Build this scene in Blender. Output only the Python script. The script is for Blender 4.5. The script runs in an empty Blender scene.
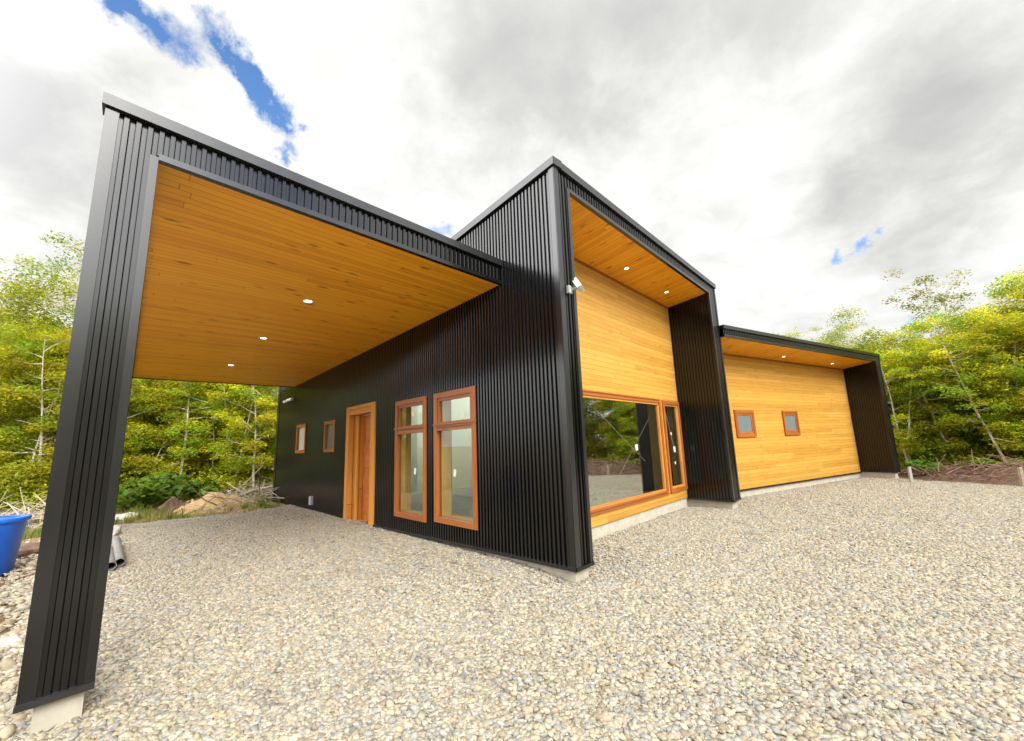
import bpy, math, random
import numpy as np
from mathutils import Vector, Matrix

random.seed(7)
RNG = np.random.default_rng(7)
scn = bpy.context.scene
COL = scn.collection
R = math.radians

# ------------------------------------------------------------------ camera
CX, CY, CZ = -3.87495, -3.26433, 1.40
YAW, PITCH, ROLL, FPX = 0.744314, 0.173205, -0.036019, 418.207
def cam_axes():
    f = Vector((math.sin(YAW) * math.cos(PITCH), math.cos(YAW) * math.cos(PITCH), math.sin(PITCH)))
    r = Vector((math.cos(YAW), -math.sin(YAW), 0)); u = r.cross(f)
    r2 = math.cos(ROLL) * r + math.sin(ROLL) * u
    u2 = -math.sin(ROLL) * r + math.cos(ROLL) * u
    return r2, u2, f
_r, _u, _f = cam_axes()
cd = bpy.data.cameras.new('camera'); cam = bpy.data.objects.new('camera', cd); COL.objects.link(cam)
cam.matrix_world = Matrix(((_r.x, _u.x, -_f.x, CX), (_r.y, _u.y, -_f.y, CY), (_r.z, _u.z, -_f.z, CZ), (0, 0, 0, 1)))
cd.sensor_width = 36.0; cd.lens = 36.0 * FPX / 1024.0
cd.clip_start = 0.05; cd.clip_end = 2000
scn.camera = cam

# ------------------------------------------------------------------ materials
def new_mat(name):
    m = bpy.data.materials.new(name); m.use_nodes = True
    nt = m.node_tree
    for n in list(nt.nodes): nt.nodes.remove(n)
    out = nt.nodes.new('ShaderNodeOutputMaterial')
    return m, nt, out
def N(nt, t, **kw):
    n = nt.nodes.new(t)
    for k, v in kw.items():
        if k == 'ins':
            for a, b in v.items(): n.inputs[a].default_value = b
        else: setattr(n, k, v)
    return n
def L(nt, a, b): nt.links.new(a, b)
def principled(nt, out, **ins):
    p = N(nt, 'ShaderNodeBsdfPrincipled')
    for k, v in ins.items(): p.inputs[k.replace('_', ' ')].default_value = v
    L(nt, p.outputs[0], out.inputs[0]); return p
def math_n(nt, op, a, b=None, c=None):
    n = N(nt, 'ShaderNodeMath', operation=op)
    for i, v in enumerate((a, b, c)):
        if v is None: continue
        if hasattr(v, 'is_output'): L(nt, v, n.inputs[i])
        else: n.inputs[i].default_value = v
    return n.outputs[0]
def ramp(nt, fac, stops, interp='LINEAR'):
    n = N(nt, 'ShaderNodeValToRGB'); n.color_ramp.interpolation = interp
    e = n.color_ramp.elements
    while len(e) < len(stops): e.new(0.5)
    for i, (p, c) in enumerate(stops):
        e[i].position = p; e[i].color = tuple(c) + (1,) if len(c) == 3 else c
    L(nt, fac, n.inputs[0]); return n.outputs[0]
def mixc(nt, fac, a, b, mode='MIX'):
    n = N(nt, 'ShaderNodeMix', data_type='RGBA', blend_type=mode)
    for i, v in ((0, fac), (6, a), (7, b)):
        if hasattr(v, 'is_output'): L(nt, v, n.inputs[i])
        else: n.inputs[i].default_value = v if i == 0 else (tuple(v) + (1,) if len(v) == 3 else v)
    return n.outputs[2]

def mat_metal(name, base, rough, spec=0.5, dirt=0.5):
    m, nt, out = new_mat(name)
    p = principled(nt, out, Metallic=0.0, IOR=1.5)
    p.inputs['Specular IOR Level'].default_value = spec
    tc = N(nt, 'ShaderNodeTexCoord')
    mp = N(nt, 'ShaderNodeMapping'); mp.inputs['Scale'].default_value = (2.2, 2.2, 0.35)
    L(nt, tc.outputs['Object'], mp.inputs[0])
    no = N(nt, 'ShaderNodeTexNoise', ins={'Scale': 1.7, 'Detail': 6.0, 'Roughness': 0.6}); L(nt, mp.outputs[0], no.inputs['Vector'])
    n2 = N(nt, 'ShaderNodeTexNoise', ins={'Scale': 0.6, 'Detail': 3.0}); L(nt, tc.outputs['Object'], n2.inputs['Vector'])
    L(nt, ramp(nt, no.outputs[0], [(0.3, [c * (1 - 0.25 * dirt) for c in base]), (0.75, [c * (1 + 0.5 * dirt) + 0.002 for c in base])]), p.inputs['Base Color'])
    L(nt, math_n(nt, 'MULTIPLY_ADD', no.outputs[0], 0.16, rough - 0.08), p.inputs['Roughness'])
    bp = N(nt, 'ShaderNodeBump', ins={'Strength': 0.03, 'Distance': 0.03}); L(nt, n2.outputs[0], bp.inputs['Height'])
    L(nt, bp.outputs[0], p.inputs['Normal'])
    return m
M = {}
M['black_metal'] = mat_metal('black_metal', (0.0022, 0.0023, 0.0025), 0.20, 0.52)
M['trim_metal'] = mat_metal('trim_metal', (0.004, 0.0042, 0.005), 0.25, 0.65)
M['flashing'] = mat_metal('flashing', (0.016, 0.0165, 0.018), 0.30, 0.62)
M['galv'] = mat_metal('galv', (0.30, 0.31, 0.32), 0.45, 0.5)

def mat_wood(name, lo, mid, hi, plank=0.10, knots=1.0, rough=0.42, board=3.2, bvar=0.25):
    """boards in UV metres: u along the board, v across"""
    m, nt, out = new_mat(name)
    p = principled(nt, out, Roughness=rough, IOR=1.45)
    uv = N(nt, 'ShaderNodeUVMap'); uv.uv_map = 'UVMap'
    sp = N(nt, 'ShaderNodeSeparateXYZ'); L(nt, uv.outputs[0], sp.inputs[0])
    u, v = sp.outputs[0], sp.outputs[1]
    row = math_n(nt, 'DIVIDE', v, plank); rid = math_n(nt, 'FLOOR', row); rf = math_n(nt, 'FRACT', row)
    wn = N(nt, 'ShaderNodeTexWhiteNoise', noise_dimensions='1D'); L(nt, rid, wn.inputs['W'])
    us = math_n(nt, 'ADD', math_n(nt, 'DIVIDE', u, board), math_n(nt, 'MULTIPLY', wn.outputs[0], 7.3))
    bid = math_n(nt, 'FLOOR', us); bf = math_n(nt, 'FRACT', us)
    cb = N(nt, 'ShaderNodeCombineXYZ'); L(nt, rid, cb.inputs[0]); L(nt, bid, cb.inputs[1])
    w2 = N(nt, 'ShaderNodeTexWhiteNoise', noise_dimensions='2D'); L(nt, cb.outputs[0], w2.inputs['Vector'])
    # grain, shifted from board to board
    gc = N(nt, 'ShaderNodeCombineXYZ')
    L(nt, math_n(nt, 'MULTIPLY', u, 1.1), gc.inputs[0]); L(nt, math_n(nt, 'MULTIPLY', v, 26.0), gc.inputs[1])
    L(nt, math_n(nt, 'MULTIPLY', w2.outputs[0], 31.0), gc.inputs[2])
    gn = N(nt, 'ShaderNodeTexNoise', ins={'Scale': 1.6, 'Detail': 5.0, 'Roughness': 0.6, 'Distortion': 0.6}); L(nt, gc.outputs[0], gn.inputs['Vector'])
    tone = math_n(nt, 'ADD', math_n(nt, 'MULTIPLY', gn.outputs[0], 0.72), math_n(nt, 'MULTIPLY', w2.outputs[0], bvar))
    c = ramp(nt, tone, [(0.25, lo), (0.5, mid), (0.8, hi)])
    # knots
    kc = N(nt, 'ShaderNodeCombineXYZ')
    L(nt, math_n(nt, 'MULTIPLY', u, 1.9), kc.inputs[0]); L(nt, math_n(nt, 'MULTIPLY', v, 5.0), kc.inputs[1]); L(nt, math_n(nt, 'MULTIPLY', w2.outputs[0], 9.0), kc.inputs[2])
    vo = N(nt, 'ShaderNodeTexVoronoi', ins={'Scale': 1.0}); L(nt, kc.outputs[0], vo.inputs['Vector'])
    kn = ramp(nt, vo.outputs['Distance'], [(0.06, (1, 1, 1)), (0.20, (0, 0, 0))])
    c = mixc(nt, math_n(nt, 'MULTIPLY', kn, 0.62 * knots), c, [x * 0.28 for x in lo])
    # tongue-and-groove joints and butt ends
    e1 = math_n(nt, 'LESS_THAN', rf, 0.06); e2 = math_n(nt, 'LESS_THAN', bf, 0.0018)
    joint = math_n(nt, 'MAXIMUM', e1, e2)
    c = mixc(nt, math_n(nt, 'MULTIPLY', joint, 0.72), c, [x * 0.35 for x in lo])
    L(nt, c, p.inputs['Base Color'])
    hgt = math_n(nt, 'ADD', math_n(nt, 'MULTIPLY', joint, -1.0), math_n(nt, 'MULTIPLY', gn.outputs[0], 0.15))
    bp = N(nt, 'ShaderNodeBump', ins={'Strength': 0.5, 'Distance': 0.006}); L(nt, hgt, bp.inputs['Height']); L(nt, bp.outputs[0], p.inputs['Normal'])
    return m
M['pine'] = mat_wood('pine_boards', (0.40, 0.190, 0.026), (0.53, 0.275, 0.043), (0.61, 0.34, 0.07), 0.095, 0.5, .42, 3.2, .30)
M['pine_soffit'] = mat_wood('pine_soffit', (0.70, 0.250, 0.008), (0.91, 0.388, 0.012), (0.95, 0.47, 0.026), 0.10, 1.35, .42, 3.2, .34)
M['joinery'] = mat_wood('joinery', (0.27, 0.075, 0.016), (0.345, 0.105, 0.022), (0.42, 0.14, 0.032), 0.4, 0.0, 0.35, 9.0)
M['door_frame'] = mat_wood('door_frame', (0.50, 0.19, 0.03), (0.62, 0.26, 0.045), (0.70, 0.33, 0.07), 0.4, 0.3, 0.38, 9.0)
M['door_leaf'] = mat_wood('door_leaf', (0.42, 0.11, 0.018), (0.52, 0.16, 0.028), (0.60, 0.21, 0.04), 0.14, 0.3, 0.38, 9.0)
M['reveal'] = mat_wood('reveal_wood', (0.55, 0.30, 0.08), (0.66, 0.40, 0.13), (0.72, 0.47, 0.18), 0.4, 0.3, 0.45, 9.0)

def mat_noise(name, c0, c1, scale=6.0, rough=0.85, bump=0.2, dist=0.02, detail=8.0):
    m, nt, out = new_mat(name)
    p = principled(nt, out, Roughness=rough)
    tc = N(nt, 'ShaderNodeTexCoord')
    no = N(nt, 'ShaderNodeTexNoise', ins={'Scale': scale, 'Detail': detail, 'Roughness': 0.65}); L(nt, tc.outputs['Object'], no.inputs['Vector'])
    L(nt, ramp(nt, no.outputs[0], [(0.3, c0), (0.7, c1)]), p.inputs['Base Color'])
    bp = N(nt, 'ShaderNodeBump', ins={'Strength': bump, 'Distance': dist}); L(nt, no.outputs[0], bp.inputs['Height']); L(nt, bp.outputs[0], p.inputs['Normal'])
    return m
M['concrete'] = mat_noise('concrete', (0.36, 0.33, 0.27), (0.50, 0.46, 0.38), 7.0)
M['plaster'] = mat_noise('plasterboard', (0.70, 0.74, 0.58), (0.75, 0.78, 0.63), 2.0, 0.8, 0.03)
M['screed'] = mat_noise('floor_screed', (0.38, 0.38, 0.34), (0.48, 0.47, 0.43), 3.0)
M['bark'] = mat_noise('bark', (0.16, 0.135, 0.10), (0.40, 0.36, 0.29), 9.0, 0.9, 0.5, 0.02)
M['pale_bark'] = mat_noise('pale_bark', (0.34, 0.30, 0.23), (0.56, 0.52, 0.43), 7.0, 0.9, 0.4, 0.02)
M['dead_wood'] = mat_noise('dead_wood', (0.24, 0.19, 0.13), (0.50, 0.44, 0.34), 9.0, 0.9, 0.5, 0.02)
M['twig'] = mat_noise('twig', (0.13, 0.065, 0.045), (0.32, 0.19, 0.14), 3.0, 0.9, 0.3)
M['rock'] = mat_noise('rock', (0.34, 0.32, 0.28), (0.56, 0.54, 0.48), 4.0, 0.85, 0.5, 0.05)
M['soil_tan'] = mat_noise('tan_soil', (0.46, 0.29, 0.12), (0.66, 0.47, 0.24), 5.5, 0.95, 0.9, 0.06)
M['soil_dark'] = mat_noise('dark_soil', (0.10, 0.06, 0.04), (0.22, 0.14, 0.09), 5.0, 0.95, 0.8, 0.06)
def mat_plain(name, c, rough=0.5, spec=0.5):
    m, nt, out = new_mat(name); p = principled(nt, out, Roughness=rough); p.inputs['Base Color'].default_value = tuple(c) + (1,)
    p.inputs['Specular IOR Level'].default_value = spec; return m
M['blue_plastic'] = mat_noise('blue_plastic', (0.006, 0.10, 0.58), (0.012, 0.14, 0.68), 3.0, 0.35, 0.03)
M['pvc'] = mat_noise('grey_pvc', (0.20, 0.20, 0.195), (0.27, 0.27, 0.26), 4.0, 0.45, 0.03)
M['white_plastic'] = mat_plain('white_plastic', (0.68, 0.70, 0.68), 0.4)
M['grey_plastic'] = mat_plain('grey_plastic', (0.38, 0.39, 0.39), 0.45)
M['paper'] = mat_plain('paper_label', (0.78, 0.78, 0.74), 0.7)
M['tape'] = mat_plain('tape', (0.22, 0.22, 0.15), 0.6)
M['dark'] = mat_plain('dark_inside', (0.01, 0.01, 0.01), 0.8)
M['steel'] = mat_plain('steel', (0.5, 0.5, 0.5), 0.3)

m, nt, out = new_mat('lamp_glow')
em = N(nt, 'ShaderNodeEmission', ins={'Color': (1.0, 0.93, 0.80, 1), 'Strength': 4.0}); L(nt, em.outputs[0], out.inputs[0]); M['lamp'] = m

def mat_glass(name, f0, tint):
    m, nt, out = new_mat(name)
    lw = N(nt, 'ShaderNodeLayerWeight', ins={'Blend': .5})
    fres = math_n(nt, 'MULTIPLY_ADD', math_n(nt, 'POWER', lw.outputs['Facing'], 5.0), 1 - f0, f0)   # Schlick
    tr = N(nt, 'ShaderNodeBsdfTransparent', ins={'Color': tuple(tint) + (1,)})
    gl = N(nt, 'ShaderNodeBsdfGlossy', ins={'Color': (0.97, 1, 0.97, 1), 'Roughness': 0.0})
    mx = N(nt, 'ShaderNodeMixShader'); L(nt, fres, mx.inputs[0]); L(nt, tr.outputs[0], mx.inputs[1]); L(nt, gl.outputs[0], mx.inputs[2]); L(nt, mx.outputs[0], out.inputs[0])
    return m
M['glass'] = mat_glass('window_glass', 0.055, (0.93, 0.96, 0.93))
M['coated_glass'] = mat_glass('coated_glass', 0.46, (0.88, 0.92, 0.88))
M['blind'] = mat_plain('blind', (0.55, 0.55, 0.48), 0.15, 0.8)
M['frosted'] = mat_plain('frosted_pane', (0.15, 0.19, 0.19), 0.12, 0.8)

def mat_leaf(name, translucency=0.6):
    m, nt, out = new_mat(name)
    at = N(nt, 'ShaderNodeAttribute'); at.attribute_name = 'tint'
    oi = N(nt, 'ShaderNodeObjectInfo')
    hs = N(nt, 'ShaderNodeHueSaturation'); L(nt, at.outputs['Color'], hs.inputs['Color'])
    L(nt, math_n(nt, 'MULTIPLY_ADD', oi.outputs['Random'], 0.024, 0.494), hs.inputs['Hue'])
    L(nt, math_n(nt, 'MULTIPLY_ADD', oi.outputs['Random'], 0.4, 0.9), hs.inputs['Value'])
    d = N(nt, 'ShaderNodeBsdfPrincipled', ins={'Roughness': 0.5}); L(nt, hs.outputs[0], d.inputs['Base Color'])
    d.inputs['Specular IOR Level'].default_value = 0.35
    t = N(nt, 'ShaderNodeBsdfTranslucent'); L(nt, hs.outputs[0], t.inputs['Color'])
    mx = N(nt, 'ShaderNodeMixShader', ins={0: translucency}); L(nt, d.outputs[0], mx.inputs[1]); L(nt, t.outputs[0], mx.inputs[2]); L(nt, mx.outputs[0], out.inputs[0])
    return m
M['leaf'] = mat_leaf('leaf')
def mat_attr(name, rough=0.75):
    m, nt, out = new_mat(name); p = principled(nt, out, Roughness=rough)
    at = N(nt, 'ShaderNodeAttribute'); at.attribute_name = 'tint'
    tc = N(nt, 'ShaderNodeTexCoord'); no = N(nt, 'ShaderNodeTexNoise', ins={'Scale': 60.0, 'Detail': 4.0}); L(nt, tc.outputs['Object'], no.inputs['Vector'])
    L(nt, mixc(nt, 1.0, at.outputs['Color'], ramp(nt, no.outputs[0], [(0.3, (0.72, 0.71, 0.68)), (0.7, (1.0, 1.0, 1.0))]), 'MULTIPLY'), p.inputs['Base Color'])
    return m
M['pebble'] = mat_attr('pebble')

# ground materials
m, nt, out = new_mat('gravel_bed')
p = principled(nt, out, Roughness=0.9)
tc = N(nt, 'ShaderNodeTexCoord')
vo = N(nt, 'ShaderNodeTexVoronoi', ins={'Scale': 24.0}); L(nt, tc.outputs['Object'], vo.inputs['Vector'])
sep = N(nt, 'ShaderNodeSeparateColor'); L(nt, vo.outputs['Color'], sep.inputs[0])
c = ramp(nt, sep.outputs[0], [(0.0, (0.30, 0.29, 0.26)), (0.2, (0.40, 0.345, 0.25)), (0.4, (0.38, 0.37, 0.33)), (0.6, (0.45, 0.39, 0.285)), (0.8, (0.48, 0.445, 0.37)), (1.0, (0.34, 0.345, 0.33))])
n1 = N(nt, 'ShaderNodeTexNoise', ins={'Scale': 0.5, 'Detail': 5.0}); L(nt, tc.outputs['Object'], n1.inputs['Vector'])
c = mixc(nt, 0.5, c, ramp(nt, n1.outputs[0], [(0.3, (0.66, 0.63, 0.58)), (0.7, (1.0, 0.97, 0.9))]), 'MULTIPLY')
L(nt, c, p.inputs['Base Color'])
bp = N(nt, 'ShaderNodeBump', ins={'Strength': 1.0, 'Distance': 0.02}); bp.invert = True; L(nt, vo.outputs['Distance'], bp.inputs['Height']); L(nt, bp.outputs[0], p.inputs['Normal'])
M['gravel_bed'] = m

m, nt, out = new_mat('earth')
p = principled(nt, out, Roughness=0.95)
tc = N(nt, 'ShaderNodeTexCoord')
n1 = N(nt, 'ShaderNodeTexNoise', ins={'Scale': 0.7, 'Detail': 8.0, 'Roughness': 0.6}); L(nt, tc.outputs['Object'], n1.inputs['Vector'])
n2 = N(nt, 'ShaderNodeTexNoise', ins={'Scale': 9.0, 'Detail': 8.0, 'Roughness': 0.7}); L(nt, tc.outputs['Object'], n2.inputs['Vector'])
c = ramp(nt, n1.outputs[0], [(0.3, (0.15, 0.105, 0.065)), (0.46, (0.34, 0.22, 0.12)), (0.55, (0.26, 0.19, 0.07)), (0.7, (0.13, 0.15, 0.035))])
c = mixc(nt, 0.7, c, ramp(nt, n2.outputs[0], [(0.3, (0.5, 0.45, 0.4)), (0.7, (1.2, 1.15, 1.0))]), 'MULTIPLY')
L(nt, c, p.inputs['Base Color'])
bp = N(nt, 'ShaderNodeBump', ins={'Strength': 0.9, 'Distance': 0.06}); L(nt, n2.outputs[0], bp.inputs['Height']); L(nt, bp.outputs[0], p.inputs['Normal'])
M['earth'] = m

# ------------------------------------------------------------------ mesh builder
class MB:
    def __init__(s): s.v = []; s.f = []; s.uv = []
    def quad(s, a, b, c, d, uvs=None):
        i = len(s.v); s.v += [tuple(a), tuple(b), tuple(c), tuple(d)]; s.f.append((i, i + 1, i + 2, i + 3))
        s.uv += list(uvs) if uvs else [(0, 0), (1, 0), (1, 1), (0, 1)]
    def poly(s, pts, uvs=None):
        i = len(s.v); s.v += [tuple(q) for q in pts]; s.f.append(tuple(range(i, i + len(pts))))
        s.uv += list(uvs) if uvs else [(q[0], q[1]) for q in pts]
    def hexa(s, c, swap=False):
        """c = 8 corners: bottom ring 0-3, top ring 4-7; uv in metres with u along the longest edge of each face"""
        for q in ((0, 3, 2, 1), (4, 5, 6, 7), (0, 1, 5, 4), (1, 2, 6, 5), (2, 3, 7, 6), (3, 0, 4, 7)):
            P = [Vector(c[k]) for k in q]
            lu = (P[1] - P[0]).length; lv = (P[3] - P[0]).length
            o = (abs(P[0].x) * 3.1 + abs(P[0].y) * 1.7 + abs(P[0].z)) % 5
            if lu >= lv: uvs = [(o, o), (o + lu, o), (o + lu, o + lv), (o, o + lv)]
            else: uvs = [(o, o), (o, o + lu), (o + lv, o + lu), (o + lv, o)]
            s.quad(*P, uvs)
    def box(s, fr, u0, u1, n0, n1, z0, z1):
        """fr(u, n, z) -> point. z0/z1 may be functions of u"""
        a = z0 if callable(z0) else (lambda u: z0); b = z1 if callable(z1) else (lambda u: z1)
        s.hexa([fr(u0, n0, a(u0)), fr(u1, n0, a(u1)), fr(u1, n1, a(u1)), fr(u0, n1, a(u0)),
                fr(u0, n0, b(u0)), fr(u1, n0, b(u1)), fr(u1, n1, b(u1)), fr(u0, n1, b(u0))])
    def tube(s, p0, p1, r0, r1=None, n=12, caps=True):
        r1 = r0 if r1 is None else r1
        p0 = Vector(p0); p1 = Vector(p1); d = (p1 - p0).normalized()
        a = d.orthogonal().normalized(); b = d.cross(a)
        A = [p0 + r0 * (math.cos(2 * math.pi * k / n) * a + math.sin(2 * math.pi * k / n) * b) for k in range(n)]
        B = [p1 + r1 * (math.cos(2 * math.pi * k / n) * a + math.sin(2 * math.pi * k / n) * b) for k in range(n)]
        for k in range(n): s.quad(A[k], A[(k + 1) % n], B[(k + 1) % n], B[k])
        if caps: s.poly(A[::-1]); s.poly(B)
    def build(s, name, mat, parent=None, smooth=False, weld=False):
        me = bpy.data.meshes.new(name); me.from_pydata(s.v, [], s.f)
        uvl = me.uv_layers.new(name='UVMap')
        uvl.data.foreach_set('uv', np.array(s.uv, dtype=np.float32).ravel())
        if weld:
            import bmesh
            bm = bmesh.new(); bm.from_mesh(me); bmesh.ops.remove_doubles(bm, verts=bm.verts, dist=1e-5); bm.to_mesh(me); bm.free()
        me.materials.append(M[mat])
        if smooth: me.shade_smooth()
        o = bpy.data.objects.new(name, me); COL.objects.link(o)
        if parent: o.parent = parent
        return o
def bevel(o, w=0.004):
    b = o.modifiers.new('edge', 'BEVEL'); b.width = w; b.segments = 2; b.limit_method = 'ANGLE'; return o
def tag(o, label=None, cat=None, group=None, kind=None):
    for k, v in (('label', label), ('category', cat), ('group', group), ('kind', kind)):
        if v: o[k] = v
    return o
def empty(name, loc=(0, 0, 0)):
    o = bpy.data.objects.new(name, None); COL.objects.link(o); o.location = loc; return o

# ------------------------------------------------------------------ frames of the house
A1, B1 = 0.0908, 0.0862
def FD(u, n, z): return (-n, u, z)                                    # dark long wall: u = y, n outward (-x)
def FM(u, n, z): return (u * math.cos(A1), u * math.sin(A1) - n, z)   # middle front: u along front, n outward (-y)
def FC(u, n, z): return (u * math.cos(B1), 1.118 + u * math.sin(B1) - n, z)   # carport front
def FW(u, n, z): return (6.41 + 0.98 * u - 0.199 * n, 0.50 - 0.199 * u - 0.98 * n, z)  # wing front

PITCH_R = 0.070
def profile(u, ph=0.0):
    t = ((u - ph) / PITCH_R) % 1.0
    # ridge 0-.42, flank, valley .52-.90, flank
    if t < 0.42: return 1.0
    if t < 0.52: return 1.0 - (t - 0.42) / 0.10
    if t < 0.90: return 0.0
    return (t - 0.90) / 0.10
def breaks(u0, u1, ph=0.0):
    s = {u0, u1}
    k0 = int(math.floor((u0 - ph) / PITCH_R)) - 1; k1 = int(math.ceil((u1 - ph) / PITCH_R)) + 1
    for k in range(k0, k1):
        for t in (0, 0.42, 0.52, 0.90):
            u = ph + (k + t) * PITCH_R
            if u0 + 1e-4 < u < u1 - 1e-4: s.add(u)
    return sorted(s)
def fn(z): return z if callable(z) else (lambda u: z)
def corrugate(mb, fr, u0, u1, z0, z1, n=0.0, depth=0.020, ph=0.0):
    z0 = fn(z0); z1 = fn(z1); us = breaks(u0, u1, ph)
    for a, b in zip(us[:-1], us[1:]):
        na = n + depth * profile(a + 1e-7, ph); nb = n + depth * profile(b - 1e-7, ph)
        mb.quad(fr(a, na, z0(a)), fr(b, nb, z0(b)), fr(b, nb, z1(b)), fr(a, na, z1(a)))
def cells(u0, u1, z0, z1, opens):
    """wall u0..u1 / z0(u)..z1(u) minus rectangles -> list of (ua, ub, za, zb)"""
    z0 = fn(z0); z1 = fn(z1)
    us = sorted({u0, u1} | {o[0] for o in opens} | {o[1] for o in opens}); res = []
    for a, b in zip(us[:-1], us[1:]):
        mid = 0.5 * (a + b); os_ = sorted([o for o in opens if o[0] < mid < o[1]], key=lambda o: o[2]); lo = z0
        for o in os_:
            if o[2] > lo(mid) + 1e-4: res.append((a, b, lo, fn(o[2])))
            lo = fn(o[3])
        res.append((a, b, lo, z1))
    return res

house = empty('house', (0, 0, 0))
tag(house, 'black corrugated metal and pine house with open carport on pale gravel', 'house')

HT = lambda y: 5.06 - 0.083 * y                # roof line of the middle block along the dark wall
WB = lambda y: -0.0207 * y                      # bottom of the cladding on the dark wall
LY = 13.05
# openings of the dark wall  (u0,u1,z0,z1)
DOOR = (5.20, 6.76, -0.19, 2.385)
TW1 = (3.17, 4.30, 0.15, 2.285); TW2 = (1.76, 2.90, 0.195, 2.285)
SW1 = (9.83, 10.73, 1.35, 2.20); SW2 = (7.52, 8.28, 1.355, 2.15)
dark_open = [DOOR, TW1, TW2, SW1, SW2]
mb = MB()
for (a, b, z0, z1) in cells(0.045, LY, WB, HT, dark_open): corrugate(mb, FD, a, b, z0, z1, n=0.0)
side = mb.build('side_wall', 'black_metal', house)
mb = MB()
for (a, b, z0, z1) in cells(0.02, LY, WB, lambda y: HT(y) - 0.06, dark_open): mb.box(FD, a, b, -0.20, -0.004, z0, z1)
mb.build('wall_core', 'plaster', house)
# right-side / back closing walls of the block (unseen but real)
mb = MB()
def FR(u, n, z): return (6.70 + n, u, z)
for (a, b, z0, z1) in cells(1.8, LY, -0.25, lambda y: HT(y) - .06, [(9.5, 12.0, .08, 2.4)]): mb.box(FR, a, b, -.14, 0, z0, z1)
mb.hexa([(0.0, LY - .02, -0.27), (6.70, LY - .02, -0.27), (6.70, LY + .12, -0.27), (0.0, LY + .12, -0.27), (0.0, LY - .02, HT(LY) - .06), (6.7, LY - .02, HT(LY) - .06), (6.7, LY + .12, HT(LY) - .06), (0.0, LY + .12, HT(LY) - .06)])
mb.build('back_wall', 'black_metal', house)
# trims on the dark wall
for a_, b_ in ((-0.027, 0.055), (LY - 0.10, LY + 0.125)):
    mb = MB(); mb.box(FD, a_, b_, 0.0, 0.034, lambda u: WB(max(u, 0)), lambda u: HT(max(u, 0)))
    bevel(mb.build('corner_trim', 'trim_metal', house), 0.006)
mb = MB()
for y0, y1 in ((0.0, DOOR[0]), (DOOR[1], LY + 0.13)):
    mb.box(FD, y0 if y0 else -0.03, y1, -0.01, 0.045, lambda u: WB(max(u, 0)) - 0.035, lambda u: WB(max(u, 0)) + 0.004)
mb.build('base_flashing', 'trim_metal', house)
mb = MB()
mb.box(FD, -0.06, 1.14, -0.12, 0.06, lambda u: HT(u) - 0.055, lambda u: HT(u) + 0.055)
mb.box(FD, 1.14, LY + 0.15, -0.12, 0.06, lambda u: HT(u) - 0.055, lambda u: HT(u) + 0.055)
bevel(mb.build('roof_edge_flashing', 'flashing', house), 0.006)

# middle front -------------------------------------------------------------
ZT, ZS, ZSB, DV = 5.06, 4.79, 4.683, 1.011
FW0, U6, U7 = 0.316, 6.11, 6.587
mb = MB()
corrugate(mb, FM, 0.02, FW0 - .045, 0.0, ZT - 0.03, n=0.002, ph=0.03)          # left fin front
corrugate(mb, FM, U6 + .05, U7 - .05, 0.0, ZT - 0.03, n=0.002, ph=0.03)        # right fin front
corrugate(mb, FM, FW0 - .045, U6 + .05, ZS + 0.03, ZT - 0.03, n=0.002, ph=0.03)  # fascia
mb.build('front_fascia', 'black_metal', house)
mb = MB()
def FFL(u, n, z): # inner face of left fin: u = depth v
    x, y, zz = FM(FW0, 0, z); return (x + n, y + u, z)
def FFR(u, n, z): # inner face of right fin, outward towards -x
    x, y, zz = FM(U6, 0, z); return (x - n, y + u, z)
def FFO(u, n, z):
    x, y, zz = FM(U7, 0, z); return (x + n, y + u, z)
soff = lambda v: ZS - 0.107 * v / DV
for fr_, d_, zf_ in ((FFL, DV, lambda v: soff(v) - .004), (FFR, DV, lambda v: soff(v) - .004), (FFO, 3.0, lambda v: ZT - .1)):
    mb = MB(); corrugate(mb, fr_, 0.0, d_, 0.0, zf_); mb.build('fin_side', 'black_metal', house)
mb = MB()
mb.box(FM, 0.03, FW0 - .005, -1.1, -0.012, 0.0, ZT - .08)
mb.box(FM, U6 + .005, U7 - .005, -1.6, -0.012, 0.0, ZT - .08)
mb.box(FM, FW0 - .005, U6 + .005, -0.10, -0.012, ZS + .02, ZT - .08)
mb.build('fin_core', 'dark', house)
mb = MB()
mb.box(FM, -0.03, 0.07, 0.0, 0.034, 0.0, ZT - .02)                     # corner on the front
mb.box(FM, FW0 - .05, FW0 + .012, -0.03, 0.032, 0.0, ZS + .03)         # opening edge left
mb.box(FM, U6 - .012, U6 + .055, -0.03, 0.032, 0.0, ZS + .03)          # opening edge right
mb.box(FM, U7 - .055, U7 + .03, -0.04, 0.034, 0.0, ZT - .03)           # outer right
mb.box(FM, FW0 + .012, U6 - .012, -0.03, 0.030, ZS - .012, ZS + .042)  # under fascia
bevel(mb.build('front_trim', 'flashing', house), 0.005)
mb = MB()
mb.box(FM, -0.055, U7 + .05, -0.10, 0.058, ZT - .052, ZT + .056)
bevel(mb.build('front_flashing', 'flashing', house), 0.006)
for a_, b_ in ((-0.03, FW0 + .012), (U6 - .012, U7 + .03)):
    mb = MB(); mb.box(FM, a_, b_, -0.02, 0.044, -0.035, 0.004); mb.build('fin_base_flashing', 'trim_metal', house)
mb = MB(); mb.box(FFR, 0.02, DV - .01, -0.01, 0.04, -0.035, 0.004); mb.build('fin_base_flashing', 'trim_metal', house)
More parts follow.
